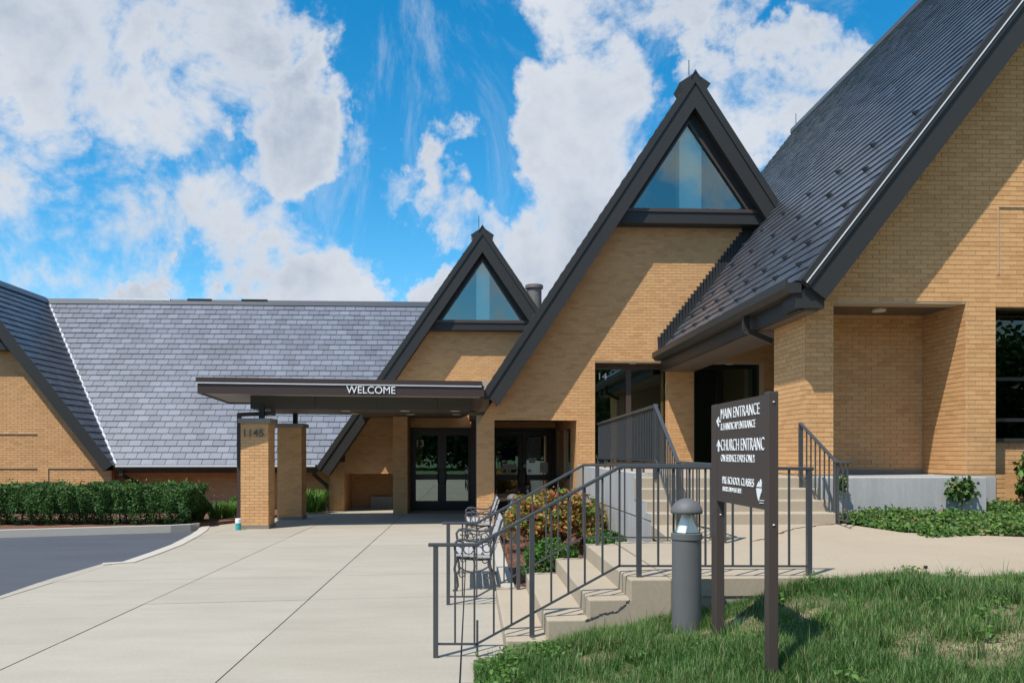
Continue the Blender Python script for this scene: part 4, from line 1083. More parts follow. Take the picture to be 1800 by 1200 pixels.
# brick columns
def column(px0, px1, py_base, Y, z_top, number=False):
    a, b_ = at_Y(px0, py_base, Y), at_Y(px1, py_base, Y); w = .608; x0, x1 = a.x, a.x+w
    mb = MB(); mb.box(x0+.012, x1-.012, Y+.012, Y+w-.012, .0, z_top); c_ = mb.build('column', 'mortar', can)
    r_ = [rect(0, w, .075, z_top)]
    brick_face(c_, (x0, Y+.012, 0), (1, 0, 0), (0, -1, 0), r_, singles=75 if number else 70, key=lambda u, v: v, v_off=.075)
    brick_face(c_, (x1-.012, Y, 0), (0, 1, 0), (1, 0, 0), r_, v_off=.075)
    brick_face(c_, (x0+.012, Y, 0), (0, 1, 0), (-1, 0, 0), r_, v_off=.075)
    brick_face(c_, (x0, Y+w-.012, 0), (1, 0, 0), (0, 1, 0), r_, v_off=.075)
    mb = MB(); mb.box(x0-.01, x1+.01, Y-.01, Y+w+.01, -.03, .07); mb.build('base', 'stone_cap', c_)
    mb = MB(); mb.box(x0-.05, x1+.05, Y-.05, Y+w+.05, z_top, z_top+.10); mb.build('cap', 'stone_cap', c_, bevel=.008)
    mb = MB(); mb.box(x0+w*.55, x0+w*.55+.11, Y+.25, Y+.36, z_top+.10, zc_+.02); mb.build('steel_post', 'door_frame', c_)
    if number: lettering('1145', (x0+.085, Y-.016, z_top-.30), (1, 0, 0), (0, 0, 1), 33.5*18.2/F, 13*18.2/F, c_, 'letter_dark', .016, bold=.004)
    return x0, x1
YC = 18.35
cx0, cx1 = column(422.5, 471, 929, YC, at_Y(445, 743, YC).z, True)
column(487, 525, 912, 20.85, at_Y(505, 751, 20.85).z)
# pillar by the doors, brown post on the right
p0, p1 = at_Y(690.5, 800, 22.75), at_Y(716.5, 800, 22.75)
mb = MB(); mb.box(p0.x+.012, p1.x-.012, 22.762, 23.86, 0, zc_-.002); pl = mb.build('pillar', 'mortar', can)
brick_face(pl, (0, 22.762, 0), (1, 0, 0), (0, -1, 0), [rect(p0.x, p1.x, 0, zc_)]); brick_face(pl, (p1.x-.012, 22.75, 0), (0, 1, 0), (1, 0, 0), [rect(0, 1.1, 0, zc_)])
brick_face(pl, (p0.x+.012, 22.75, 0), (0, 1, 0), (-1, 0, 0), [rect(0, 1.1, 0, zc_)])
a, b_ = at_Y(828, 800, 23.2), at_Y(837, 800, 23.2); mb = MB(); mb.box(a.x, b_.x, 23.2, 23.6, 0, zc_-.002); mb.build('door_post', 'bronze_metal', can)
# scupper pipe and downspout beside the numbered column
dsx = at_Y(419.5, 800, YC+.2).x
mb = MB(); zz = at_Y(445, 729, YC+.3).z; mb.bar((dsx, YC+.25, zz+.02), (dsx, YC+.25, .0), .085, .085); mb.bar((dsx-.04, YC+.25, zz), (at_Y(482, 729, YC+.4).x, YC+.42, zz+.05), .08, .085); mb.bar((at_Y(480, 729, YC+.4).x, YC+.42, zz+.0), (at_Y(480, 729, YC+.4).x, YC+.42, zc_), .085, .085)
mb.build('downspout', 'bronze_metal', can)
# lidded canister at the foot of the column
p = at_z(419, 931, 0); ca = thing('canister', 'teal canister with white lid at the foot of the numbered column', 'canister', (p.x, p.y, 0))
mb = MB(); mb.lathe((p.x, p.y, 0), [(0, 0), (.055, 0), (.06, .01), (.06, .15), (0, .15)], 20); mb.build('body', 'teal_plastic', ca, smooth=False)
mb = MB(); mb.lathe((p.x, p.y, .15), [(0, 0), (.066, 0), (.066, .085), (.06, .10), (0, .10)], 20); mb.build('lid', 'white_plastic', ca)

# ================================================================== RAILINGS
RAILM = 'rail_paint'
def bars(parent, name, pts, r, square=False):
    for i in range(len(pts)-1): pass
    mb = MB(); mb.tube(pts, r, 10); return mb.build(name, RAILM, parent, smooth=True)
def railing(name, label, loc, top, bottom, posts, nbal, group=None, rt=.021, flat=False):
    """top/bottom: polylines; posts: list of (base,top)"""
    t = thing(name, label, 'railing', loc, group)
    for pts, nm in ((top, 'handrail'), (bottom, 'bottom_rail')):
        mb = MB()
        for i in range(len(pts)-1):
            if nm == 'handrail' and not flat: pass
            p, q = Vector(pts[i]), Vector(pts[i+1]); d = (q-p).normalized()
            w, h = ((.045, .028) if nm == 'handrail' else (.022, .016))
            mb.bar(p-d*.006, q+d*.006, w, h)
        mb.build(nm, RAILM, t, bevel=.006 if nm == 'handrail' else 0)
    for b0, t0 in posts:
        mb = MB(); mb.bar(b0, t0, .040, .040); mb.build('post', RAILM, t)
    for a, b_ in nbal:
        mb = MB(); mb.bar(a, b_, .016, .016); mb.build('baluster', RAILM, t)
    return t
def zline(pts, x):
    for i in range(len(pts)-1):
        (x0, z0), (x1, z1) = pts[i], pts[i+1]
        if x0 <= x <= x1: return z0+(z1-z0)*(x-x0)/(x1-x0)
    return pts[-1][1]
def stair_rail(Y, tpx, bpx, post_px, bal_px, label, name, endx=None):
    T = [at_Y(x, y, Y) for x, y in tpx]; B = [at_Y(x, y, Y) for x, y in bpx]
    tl = [(p.x, p.z) for p in T]; bl = [(p.x, p.z) for p in B]
    posts = []
    for px, base_z in post_px:
        x = at_Y(px, 900, Y).x; posts.append(((x, Y, base_z-.02), (x, Y, zline(tl, x)-.01)))
    bal = []
    for px in bal_px:
        x = at_Y(px, 900, Y).x; bal.append(((x, Y, zline(bl, x)), (x, Y, zline(tl, x)-.01)))
    return railing(name, label, (T[0].x, Y, 0), T, B, posts, bal, 'stair railings')
near_rail = stair_rail(6.7, [(754, 957), (838, 957), (1090, 820), (1428, 823.5)], [(768, 1131), (838, 1131), (1088, 994), (1424, 994.5)],
    [(766, 0), (935, .16), (1123, .64), (1422, .64)], [800, 834, 868, 899, 969, 999, 1028, 1059, 1089, 1157, 1184, 1212, 1240, 1288, 1320, 1357, 1387],
    'dark steel handrail on the sign side of the garden steps, ending at the walk', 'railing')
mb = MB(); x_ = at_Y(839, 1140, 6.7).x; mb.bar((x_, 6.7, -.02), (x_, 6.7, .3), .018, .018); mb.build('post', RAILM, near_rail)
far_rail = stair_rail(9.05, [(778, 919), (838, 919), (1026, 817), (1276, 817)], [(789, 1048), (838, 1048), (1024, 944), (1274, 944)],
    [(788, 0), (911, .16), (1050, .64), (1273, .64)], [813, 838, 862, 886, 936, 960, 981, 1003, 1025, 1073, 1098, 1124, 1149, 1174, 1200, 1225, 1249],
    'dark steel handrail on the bench side of the garden steps', 'railing')
# link from that railing to the church steps, then up the steps and along the porch
def poly_rail(name, label, top, h, bot_off, post_i, spacing, foot=None, post_z=None):
    top = [Vector(p) for p in top]; bot = [p-Vector((0, 0, h-bot_off)) for p in top]
    bal = []
    for i in range(len(top)-1):
        L = (top[i+1]-top[i]).length; n = max(1, int(L/spacing))
        for k in range(n):
            t = (k+.5)/n; bal.append((bot[i].lerp(bot[i+1], t), top[i].lerp(top[i+1], t)))
    posts = [((top[i].x, top[i].y, z), top[i]) for i, z in post_i]
    return railing(name, label, (top[0].x, top[0].y, 0), top, bot, posts, bal, 'church step railings')
pA_ = at_Y(1276, 817, 9.05)
n_top = at_X(1152, 711, 2.52); f_top = at_X(1038, 745, 2.52)
lo = Vector((2.52, 9.95, at_X(1198, 812, 2.52).z)); nt = Vector((2.52, 11.2, n_top.z))
poly_rail('railing', 'dark steel handrail climbing the church steps beside the concrete wall', [(2.74, 9.12, lo.z-.02), lo, nt], .80, .07, [(0, .62), (1, .68), (2, 1.3)], .125)
gtop = [Vector((2.56, 11.26, n_top.z)), Vector((2.60, 16.8, 2.26))]
gr = thing('guard_railing', 'close barred dark guard railing along the porch above the concrete wall', 'railing', (2.56, 14, LZ))
mb = MB(); mb.bar(gtop[0], gtop[1], .045, .03); mb.build('handrail', RAILM, gr)
gb = [Vector((2.56, 11.26, LZ+.22)), Vector((2.60, 16.8, LZ+.22))]
mb = MB(); mb.bar(gb[0], gb[1], .035, .02); mb.build('bottom_rail', RAILM, gr)
for k in range(46):
    t = (k+.5)/46; mb = MB(); mb.bar(gb[0].lerp(gb[1], t), gtop[0].lerp(gtop[1], t), .014, .014); mb.build('baluster', RAILM, gr)
for k in range(7):
    t = k/6; p = gb[0].lerp(gb[1], t); mb = MB(); mb.bar((p.x, p.y, LZ-.01), (p.x, p.y, LZ+.23), .03, .03); mb.build('post', RAILM, gr)
mb = MB(); q_ = Vector((2.515, 11.24, 2.17)); mb.box(q_.x-.004, q_.x+.002, q_.y-.05, q_.y+.02, q_.z-.05, q_.z+.03); mb.build('tag', 'white_plastic', gr)
ru = Vector((4.55, 11.2, 2.07)); rlw = Vector((4.66, 10.32, 1.545)); rx_ = Vector((4.66, 9.94, 1.545))
poly_rail('railing', 'dark steel handrail on the church steps beside the ivy', [rx_, rlw, ru], .80, .07, [(1, .72), (2, 1.17)], .125)

# ================================================================== SIGN, BOLLARDS, BENCHES
XS = 1.74
sg = thing('direction_sign', 'brown metal direction sign on two square posts standing in the grass', 'sign', (XS, 5.4, .3))
def sy(px): return at_X(px, 800, XS).y
yl0, yr0 = sy(1259), at_X(1349, 800, XS).y
for px, top, w in ((1254.5, 712, .06), (1347, 689, .036)):
    y = at_X(px, 800, XS).y; zt_ = at_X(px, top, XS).z
    mb = MB(); mb.box(XS-.0, XS+.060, y-w, y+w, bank(XS, y)-.12, zt_); po = mb.build('post', 'sign_brown', sg, bevel=.004)
    mb = MB(); mb.box(XS+.004, XS+.056, y-w+.004, y+w-.004, zt_+.0005, zt_+.004); mb.build('cap', 'sign_brown', po)
    mb = MB()
    for dz in (.06, .78): mb.lathe((XS+.031, y-w-.001, zt_-dz), [(0, -.006), (.008, 0), (0, .006)], 8)
    mb.build('bolt', 'flashing_and_glint', po)
yA, yB = sy(1254.5)-.06, at_X(1347, 800, XS).y+.036
ztp = at_X(1300, 702, XS).z; zbp = (at_X(1272, 884, XS).z+at_X(1340, 893, XS).z)/2
mb = MB(); mb.box(XS+.006, XS+.03, yB-.002, yA+.002, zbp, ztp); panel = mb.build('panel', 'sign_brown', sg)
XT = XS+.005
def sign_text(body, x0, x1, yb0, yt0, yb1, yt1, name='lettering', bold=-.012):
    a = at_X(x0, yb0, XT); b_ = at_X(x1, yb1, XT); t0 = at_X(x0, yt0, XT); t1 = at_X(x1, yt1, XT)
    z = (a.z+b_.z)/2; h = ((t0.z-a.z)+(t1.z-b_.z))/2
    return lettering(body, (XT, a.y, z), (0, -1, 0), (0, 0, 1), a.y-b_.y, h, panel, thick=.003, name=name, bold=bold)
def sp_(x, y): return (1240+x/5.457, 680+y/5.457)
def st2(body, x0, x1, yb0, yt0, yb1, yt1, bold=-.010):
    (X0, B0), (_, T0) = sp_(x0, yb0), sp_(x0, yt0); (X1, B1), (_, T1) = sp_(x1, yb1), sp_(x1, yt1)
    return sign_text(body, X0, X1, B0, T0, B1, T1, bold=bold)
st2('MAIN ENTRANCE', 150, 521, 306, 215, 262, 145)
st2('& HANDICAP ENTRANCE', 150, 480, 415, 350, 385, 308, -.010)
st2('CHURCH ENTRANC', 152, 567, 615, 505, 600, 477)
st2('ON SERVICE DAYS ONLY', 152, 478, 717, 650, 719, 643, -.010)
st2('PRE-SCHOOL CLASSES', 165, 466, 928, 860, 953, 878, -.010)
st2('ENTRY ON WEST SIDE', 168, 347, 1000, 955, 1013, 970, -.010)
def sign_poly(pts, name):
    P = [at_X(*sp_(x, y), XT) for x, y in pts]; mb = MB()
    mb.prism([(p.y, p.z) for p in P], [], lambda a, b_, d: (XT-d, a, b_), .003); return mb.build(name, 'letter_white', panel)
sign_poly([(107, 328), (128, 285), (132, 312), (120, 320), (148, 317), (148, 338), (120, 334), (133, 370), (130, 385)], 'arrow')
sign_poly([(109, 570), (127, 508), (147, 572), (137, 566), (133, 545), (133, 618), (123, 618), (123, 543), (119, 566)], 'arrow')
sign_poly([(493, 955), (500, 935), (512, 908), (518, 900), (516, 925), (522, 930), (524, 905), (532, 882), (540, 920), (540, 958)], 'flame')
sign_poly([(491, 968), (540, 970), (540, 1005), (526, 1050), (513, 1095), (500, 1045), (494, 1005)], 'flame')
for y in (1082, 1106): sign_poly([(522, y), (569 if y < 1100 else 560, y+4), (569 if y < 1100 else 560, y+9), (522, y+7)], 'small_print')
def bollard(x, y, z, r, h, label, emb=.06):
    t = thing('bollard_light', label, 'bollard light', (x, y, z), 'bollard lights beside the garden steps')
    mb = MB(); mb.lathe((x, y, z-emb), [(r*.985, 0), (r, .02), (r, h*.675+emb), (r*1.06, h*.68+emb), (r*1.06, h*.725+emb), (r*.95, h*.73+emb), (0, h*.73+emb)], 32); mb.build('body', 'bollard_grey', t, smooth=False)
    mb = MB(); mb.lathe((x, y, z), [(r*.86, h*.735), (r*.55, h*.80), (r*.36, h*.86), (r*.30, h*.905)], 28); mb.build('reflector', 'reflector', t, smooth=True)
    mb = MB(); mb.lathe((x, y, z), [(r*.93, h*.73), (r*.93, h*.90)], 28); mb.build('lens', 'lens_glass', t, smooth=True)
    prof = [(0, h*.878), (r*1.02, h*.88)]+[(r*1.09*math.cos(a), h*.885+h*.115*math.sin(a)) for a in [i*math.pi/2/9 for i in range(10)]]
    mb = MB(); mb.lathe((x, y, z), prof, 32); mb.build('hood', 'bollard_grey', t, smooth=True)
p = at_z(1207, 1098, .345); bollard(p.x, p.y, .345, .111, 225*6.22/F, 'grey domed bollard light standing in the grass beside the brown sign')
p = at_z(899.5, 955, .03); bollard(p.x+.02, p.y, .03, .103, .90, 'grey domed bollard light standing in mulch behind the benches', .02)

def bench(x, y0, y1, label):
    """seat faces -x; cast iron scroll ends, pale slats"""
    t = thing('bench', label, 'bench', (x, (y0+y1)/2, 0), 'benches along the plaza edge')
    for y in (y0, y1):
        e = MB(); r = .016
        def P(l): return [(x+a, y, b_) for a, b_ in l]
        e.tube(P([(.00, .0), (.03, .06), (.02, .16), (-.01, .26), (.01, .36), (.06, .42)]), r)
        e.tube(P([(.50, .0), (.46, .08), (.44, .2), (.40, .32), (.42, .42)]), r)
        e.tube(P([(.02, .40), (.15, .385), (.30, .375), (.44, .385)]), r)
        e.tube(P([(.42, .40), (.46, .55), (.52, .70), (.56, .84), (.585, .87)]), r)
        e.tube(P([(.03, .30), (.12, .24), (.22, .22), (.33, .25), (.42, .30)]), .011)
        e.tube(P([(.06, .40), (.0, .48), (-.01, .56), (.03, .61), (.09, .62), (.2, .60), (.33, .585), (.43, .60), (.50, .66)]), r)
        e.tube(P([(.03, .60), (.10, .585), (.11, .54), (.07, .52), (.04, .545)]), .010)
        for cx_, cz_, rr in ((.16, .50, .06), (.28, .48, .055), (.38, .51, .05)):
            e.tube(P([(cx_+rr*math.cos(a), cz_+rr*math.sin(a)) for a in [k*.6 for k in range(11)]]), .009, 6)
        for cx_, cz_, rr in ((.08, .20, .035), (.38, .18, .035)):
            e.tube(P([(cx_+rr*math.cos(a), cz_+rr*math.sin(a)) for a in [k*.6 for k in range(11)]]), .008, 6)
        for fx in (.0, .50): e.box(x+fx-.03, x+fx+.03, y-.025, y+.025, 0, .015)
        e.build('end_frame', 'bench_iron', t, smooth=False)
    for k in range(5):
        a = .0+k*.088; mb = MB(); mb.box(x+a, x+a+.070, y0-.04, y1+.04, .418-.006*k, .446-.006*k); mb.build('seat_slat', 'bench_slat', t, bevel=.005)
    for k in range(4):
        z = .50+k*.088; a = .435+(z-.42)*.335; mb = MB()
        mb.hexa([(x+a, y0-.04, z), (x+a+.022, y0-.04, z-.006), (x+a+.022, y1+.04, z-.006), (x+a, y1+.04, z), (x+a+.024, y0-.04, z+.072), (x+a+.046, y0-.04, z+.066), (x+a+.046, y1+.04, z+.066), (x+a+.024, y1+.04, z+.072)])
        mb.build('back_slat', 'bench_slat', t, bevel=.004)
    mb = MB()
    mb.tube([(x+.22, y0, .22), (x+.24, (y0+y1)/2, .20), (x+.22, y1, .22)], .012); mb.build('stretcher', 'bench_iron', t)
bench(-.19, 9.95, 11.35, 'slatted bench with scrolled iron ends right behind the stair handrail')
bench(-.09, 14.55, 15.85, 'slatted bench with scrolled iron ends facing the brick pillar by the doors')
# ================================================================== PLANTS
def ellipsoid_pts(n, c, r, shell=.55, flat_bottom=True):
    d = rng.normal(size=(n, 3)); d /= np.linalg.norm(d, axis=1, keepdims=True)
    k = shell+(1-shell)*rng.random(n)**.6
    lump = 1+.10*np.sin(d[:, 0]*7+c[0]*3)*np.cos(d[:, 1]*6+1.3)+.08*np.sin(d[:, 2]*9+c[1])
    P = d*np.array(r)*(k*lump)[:, None]+np.array(c)
    if flat_bottom: P[:, 2] = np.maximum(P[:, 2], .05+rng.random(n)*.05)
    return P, d
def stems(parent, base, tips, r=.012, name='stem', mat='bark'):
    mb = MB()
    for tpt in tips:
        b0 = Vector(base); t0 = Vector(tpt); m_ = b0.lerp(t0, .5)+Vector((random.uniform(-.05, .05), random.uniform(-.05, .05), .05))
        mb.tube([b0, m_, t0], [r, r*.7, r*.35], 6)
    return mb.build(name, mat, parent)
# yew hedge
hd = thing('yew_hedge', 'clipped dark green yew hedge along the kerb under the long wing', 'hedge', (-9, 20.6, .1))
def hx(px, Y): return at_Y(px, 880, Y).x
HX1 = hx(346, 19.2); HX0 = -16.5; HY0, HY1 = 18.62, 20.1; HZ0, HZ1 = .10, .93
n = 70000
u = rng.random(n); face = rng.random(n)
X = HX0+(HX1-HX0)*u; Yh = np.where(face < .55, HY0+rng.exponential(.09, n), HY0+(HY1-HY0)*rng.random(n))
Z = np.where(face < .55, HZ0+(HZ1-HZ0)*rng.random(n)**.85, HZ1-rng.exponential(.05, n))
endm = face > .88
X = np.where(endm, HX1-rng.exponential(.10, n), X); Z = np.where(endm, HZ0+(HZ1-HZ0)*rng.random(n), Z)
lump = .10*np.sin(X*3.1)*np.sin(Z*5+X)+.06*np.sin(X*9.7+Z*7)+.05*np.sin(X*17+Yh*5)
Yh = Yh+np.where(face < .55, lump+.20*np.clip((.42-Z)/.42, 0, 1)+.12*np.clip((Z-.72)/.2, 0, 1)**2, 0)
Z = Z+np.where((face >= .55) & ~endm, .04*np.sin(X*4.3)+.03*np.sin(X*11)+.02*np.sin(Yh*13), 0)
X = np.where(endm, X+.10*np.sin(Z*9+Yh*4)-.25*np.clip((.4-Z)/.4, 0, 1), X)
keep = (np.sin(X*6.1+Z*9.3)+np.sin(X*2.3-Z*12.1)+rng.normal(size=n)*.9) > -1.25
P = np.stack([X, Yh, Z], 1)[keep]
nr = np.where(face[:, None] < .55, np.array([[0, -1, .35]]), np.array([[0, -.2, 1]]))[keep]
tint = np.clip(.16+.62*(P[:, 2]-HZ0)/(HZ1-HZ0)+rng.normal(size=len(P))*.16, 0, .965)  # leaves paler with height: the hedge's lit top put into their colour
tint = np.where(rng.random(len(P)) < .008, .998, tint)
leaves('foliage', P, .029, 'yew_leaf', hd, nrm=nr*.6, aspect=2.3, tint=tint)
mb = MB()
for k in range(46):
    x = HX0+.2+(HX1-HX0-.3)*(k+random.random()*.6)/46; y = random.uniform(19.1, 19.6)
    mb.tube([(x, y, .02), (x+random.uniform(-.1, .1), y-.1, .3), (x+random.uniform(-.25, .25), y-.25, .62)], [.022, .016, .008], 6)
mb.build('stem', 'bark', hd)
mb = MB(); mb.box(HX0, HX1-.28, HY0+.42, HY1-.15, .30, HZ1-.12); mb.build('inner_growth', 'yew_leaf', hd)
tips = rng.random((420, 3)); tips[:, 0] = HX0+tips[:, 0]*(HX1-HX0); tips[:, 1] = HY0+.1+tips[:, 1]*1.1; tips[:, 2] = HZ1+tips[:, 2]**2*.13
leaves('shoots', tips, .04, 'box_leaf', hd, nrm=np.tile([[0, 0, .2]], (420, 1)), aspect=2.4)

def shrub(name, label, c, r, n, size, mat, cat='shrub', group=None, mat2=None, n2=0, shell=.5, aspect=1.5):
    t = thing(name, label, cat, (c[0], c[1], 0.04), group)
    P, d = ellipsoid_pts(n, c, r, shell)
    leaves('foliage', P, size, mat, t, nrm=d*.8, aspect=aspect)
    if mat2:
        P, d = ellipsoid_pts(n2, (c[0], c[1]-.03, c[2]+r[2]*.12), (r[0]*1.0, r[1]*1.0, r[2]*.95), .75)
        leaves('new_growth', P, size, mat2, t, nrm=d*.8, aspect=aspect)
    k = 9 if r[2] > .3 else 5
    tips_ = [(c[0]+r[0]*.6*math.cos(i*6.28/k), c[1]+r[1]*.6*math.sin(i*6.28/k), c[2]+r[2]*random.uniform(.1, .5)) for i in range(k)]
    stems(t, (c[0], c[1], .02), tips_)
    return t
def clumpy(name, label, c, r, k, n, size, mat, mat2, aspect=1.5):
    """a bush of many small sprays: leaf clumps at the ends of twigs, gaps between"""
    t = thing(name, label, 'shrub', (c[0], c[1], .04))
    d = rng.normal(size=(k, 3)); d[:, 2] = np.abs(d[:, 2])*.9-.25; d /= np.linalg.norm(d, axis=1, keepdims=True)
    ctr = d*np.array(r)*rng.uniform(.55, 1.08, (k, 1))+np.array(c)
    ctr[:, 2] = np.maximum(ctr[:, 2], .14)
    P = np.repeat(ctr, n, 0)+rng.normal(size=(k*n, 3))*np.array([.055, .055, .03])
    nr = np.repeat(d, n, 0)*.5+np.array([0, 0, .8])
    tn = np.repeat(rng.random(k), n)*.75+rng.random(k*n)*.25
    hi = np.repeat(ctr[:, 2]-c[2], n)/r[2]
    sel = (rng.random(k*n) < np.clip(.22+.0*hi, 0, 1)) | (np.repeat(rng.random(k), n) < .15)
    leaves('foliage', P[~sel], size, mat, t, nrm=nr[~sel], aspect=aspect, tint=tn[~sel])
    leaves('green_foliage', P[sel], size, mat2, t, nrm=nr[sel], aspect=aspect)
    mb = MB()
    for q in ctr[::3]:
        b0 = Vector((c[0]+random.uniform(-.12, .12), c[1]+random.uniform(-.12, .12), .02)); q = Vector(q)
        mb.tube([b0, b0.lerp(q, .5)+Vector((0, 0, .08)), q], [.011, .008, .004], 5)
    mb.build('stem', 'bark', t)
    return t
p = at_z(968, 974, .05)
clumpy('barberry_shrub', 'orange and rust leaved shrub between the far bollard and the concrete wall', (p.x, p.y+.35, .48), (.70, .62, .56), 300, 26, .046, 'rust_leaf', 'gold_leaf')
p = at_z(1024, 925, .05)
clumpy('barberry_shrub', 'smaller rust and yellow shrub growing against the concrete wall', (at_Y(1030, 900, 14.4).x, 14.4, .42), (.34, .5, .50), 90, 24, .046, 'rust_leaf', 'gold_leaf')
shrub('boxwood', 'rounded bright green boxwood beside the top garden step', (at_Y(968, 980, 9.75).x, 9.75, .33), (.34, .32, .33), 5200, .026, 'box_leaf', group=None, shell=.6)
shrub('boxwood', 'low green boxwood tucked against the foot of the concrete wall', (at_Y(1066, 945, 10.4).x, 10.35, .50), (.26, .3, .18), 2600, .026, 'box_leaf', shell=.6)

def grassy(name, label, c, r, h, n, mat, cat='plant', w=.014, flower=None, group=None):
    t = thing(name, label, cat, (c[0], c[1], c[2]), group)
    V, T = [], []
    for k in range(n):
        a = random.uniform(0, 6.28); rr = r*math.sqrt(random.random())*.45
        b0 = Vector((c[0]+rr*math.cos(a), c[1]+rr*math.sin(a), c[2])); hh = h*random.uniform(.6, 1.1); out = r*random.uniform(.2, 1.0)
        a2 = a+random.uniform(-.8, .8); dd_ = Vector((math.cos(a2), math.sin(a2), 0)); sd = Vector((-dd_.y, dd_.x, 0))*w
        pts = [b0, b0+dd_*out*.3+Vector((0, 0, hh*.6)), b0+dd_*out*.7+Vector((0, 0, hh*.95)), b0+dd_*out*1.1+Vector((0, 0, hh*.8))]
        i0 = len(V)
        for j, p in enumerate(pts[:3]): V += [p-sd*(1-.25*j), p+sd*(1-.25*j)]
        V.append(pts[3])
        for j in range(2): T += [(i0+2*j, i0+2*j+1, i0+2*j+3), (i0+2*j, i0+2*j+3, i0+2*j+2)]
        T.append((i0+4, i0+5, i0+6))
    tt = np.repeat(rng.uniform(0, .99, n), 5)
    raw_tris('leaf_blades', np.array([tuple(v) for v in V]), np.array(T), tt, mat, t)
    if flower:
        F_ = np.array([[c[0]+random.uniform(-r, r)*.7, c[1]+random.uniform(-r, r)*.7, c[2]+h*random.uniform(.95, 1.45)] for _ in range(90)])
        tag(leaves('flowers', F_, .022, flower, t), kind='stuff')
    return t
p = at_z(545, 899, .05); grassy('daylily', 'daylily clump with arching green leaves beside the small gable downspout', (p.x, p.y+.1, .04), .55, .62, 260, 'lily_leaf', w=.016)
p = at_z(572, 898, .05); grassy('daylily', 'short daylily tuft between the larger clump and the downspout', (p.x-.1, p.y, .04), .22, .36, 70, 'lily_leaf', w=.012)
for i, (px, py, lab) in enumerate(((347, 914, 'small leafy perennial just past the end of the yew hedge'), (378, 911, 'plum flowered perennial between the hedge and the numbered column'), (401, 909, 'low leafy perennial close beside the column downspout'))):
    p = at_z(px, py, .07); grassy('perennial', lab, (p.x, p.y, .07), .30, .40, 200, 'lily_leaf', w=.010, flower='plum_flower' if i == 1 else None)
p = at_z(409, 908, .07); shrub('boxwood', 'small square green boxwood behind the numbered column', (p.x-.02, p.y+.35, .32), (.17, .17, .27), 1600, .028, 'box_leaf')

# ivy bed in front of the chapel
def ivy_z(x, y):
    t = min(max((y-9.4)/(2.1), 0), 1); return .62+.20*t+.05*math.sin(x*3+y*2)*t
n = 44000
X = 4.80+rng.random(n)**1.1*7.2; Yv = 9.35+rng.random(n)*2.35
lowb = np.where(X < 5.3, 9.85+(5.3-X)*.9, 9.42+.10*np.sin(X*2.2)-.02*(X-5.3))
ok = (Yv > lowb) & ~((X < 6.80) & (Yv > 11.02))
X, Yv = X[ok], Yv[ok]
Zi = np.array([ivy_z(a, b_) for a, b_ in zip(X, Yv)])
Zi = Zi+np.abs(rng.normal(size=len(X)))*.045+.05*np.clip(np.sin(X*5)*np.sin(Yv*6), 0, 1)+.02
tv = np.clip(.02+.58*rng.random(len(X))+.38*(np.sin(X*3.1+Yv*4)*.5+.5)*rng.random(len(X)), 0, .955); tv = np.where(rng.random(len(X)) < .02, .999, tv)
leaves('ivy', np.stack([X, Yv, Zi], 1), .042, 'ivy_leaf', None, nrm=np.tile([[-.1, -.45, .9]], (len(X), 1)), aspect=1.15, spread=.55, tint=tv)
tag(bpy.data.objects['ivy'], 'thick glossy ivy carpet in front of the chapel porch', 'ivy', kind='stuff')
mb = MB()
gx = [4.72+.4*i for i in range(21)]; gy = [9.35+.24*j for j in range(11)]
for b_ in gy:
    for a in gx: mb.v.append((a, b_, ivy_z(a, b_) if b_ > 9.5 else .58))
for j in range(10):
    for i in range(20): q = j*21+i; mb.f.append((q, q+1, q+22, q+21)); mb.t.append(0)
tag(mb.build('planting_bed', 'mulch', smooth=True), kind='structure')
# climbing sprig on the slab and a leafy sapling by the window
p = at_Y(1690, 862, 10.98); q = ellipsoid_pts(260, (p.x, 10.98, p.z+.02), (.24, .06, .20), .2, False)[0]
t = thing('ivy_sprig', 'ivy sprig climbing the pale porch slab', 'plant', (p.x, 10.98, .8)); leaves('foliage', q, .055, 'ivy_leaf', t, nrm=np.tile([[0, -1, .4]], (260, 1)), aspect=1.15, spread=.7)
stems(t, (p.x, 10.98, .75), [(p.x+.12, 10.98, p.z+.1), (p.x-.1, 10.98, p.z+.05)], .006)
p = at_Y(1815, 800, 11.2); shrub('sapling', 'young leafy shrub under the dark chapel window', (p.x+.10, 11.2, 1.35), (.30, .25, .50), 900, .07, 'ivy_leaf', shell=.3)
p = at_Y(1478, 850, 11.0); q = ellipsoid_pts(120, (p.x, 10.95, p.z), (.07, .05, .14), .2, False)[0]
t = thing('ivy_sprig', 'small ivy sprig behind the church step handrail', 'plant', (p.x, 10.95, 1.1)); leaves('foliage', q, .045, 'ivy_leaf', t, aspect=1.15)

# grass on the bank: blades, thinned over dry patches
n = 480000
X = .03+rng.random(n)**1.25*8.0; Yg = 3.6+rng.random(n)*(SN-3.6+.25)
a_ = X/(Yg+1e-6); ok = (a_ < 1.25) & (Yg < SN+np.where(X > 3.2, np.clip((X-3)/2*.13, 0, .16), -.01)) & ~((X < .26) & (Yg > 6.0+.0*X) & (rng.random(n) > .4))
X, Yg = X[ok], Yg[ok]
pat = np.sin(X*3.1+Yg*1.7)+np.sin(X*1.3-Yg*4.1+1)+np.sin(X*6.7+Yg*5.2)*.6+np.sin(X*11.3-Yg*9.1)*.4+rng.normal(size=len(X))*.45
dens_ = np.clip((pat+2.1)*.5, .26, 1); dens_ = np.where((np.hypot((X-3.62+.1*np.sin(Yg*14))/.42, (Yg-5.3+.05*np.sin(X*17))/.17) < 1), .10, dens_)
dens_ = np.where((np.hypot((X-.92)/.16, (Yg-5.95)/.18) < 1), .10, dens_); dens_ = np.where((np.hypot((X-1.75)/.35, (Yg-6.1)/.13) < 1), .12, dens_)
ok = rng.random(len(X)) < dens_
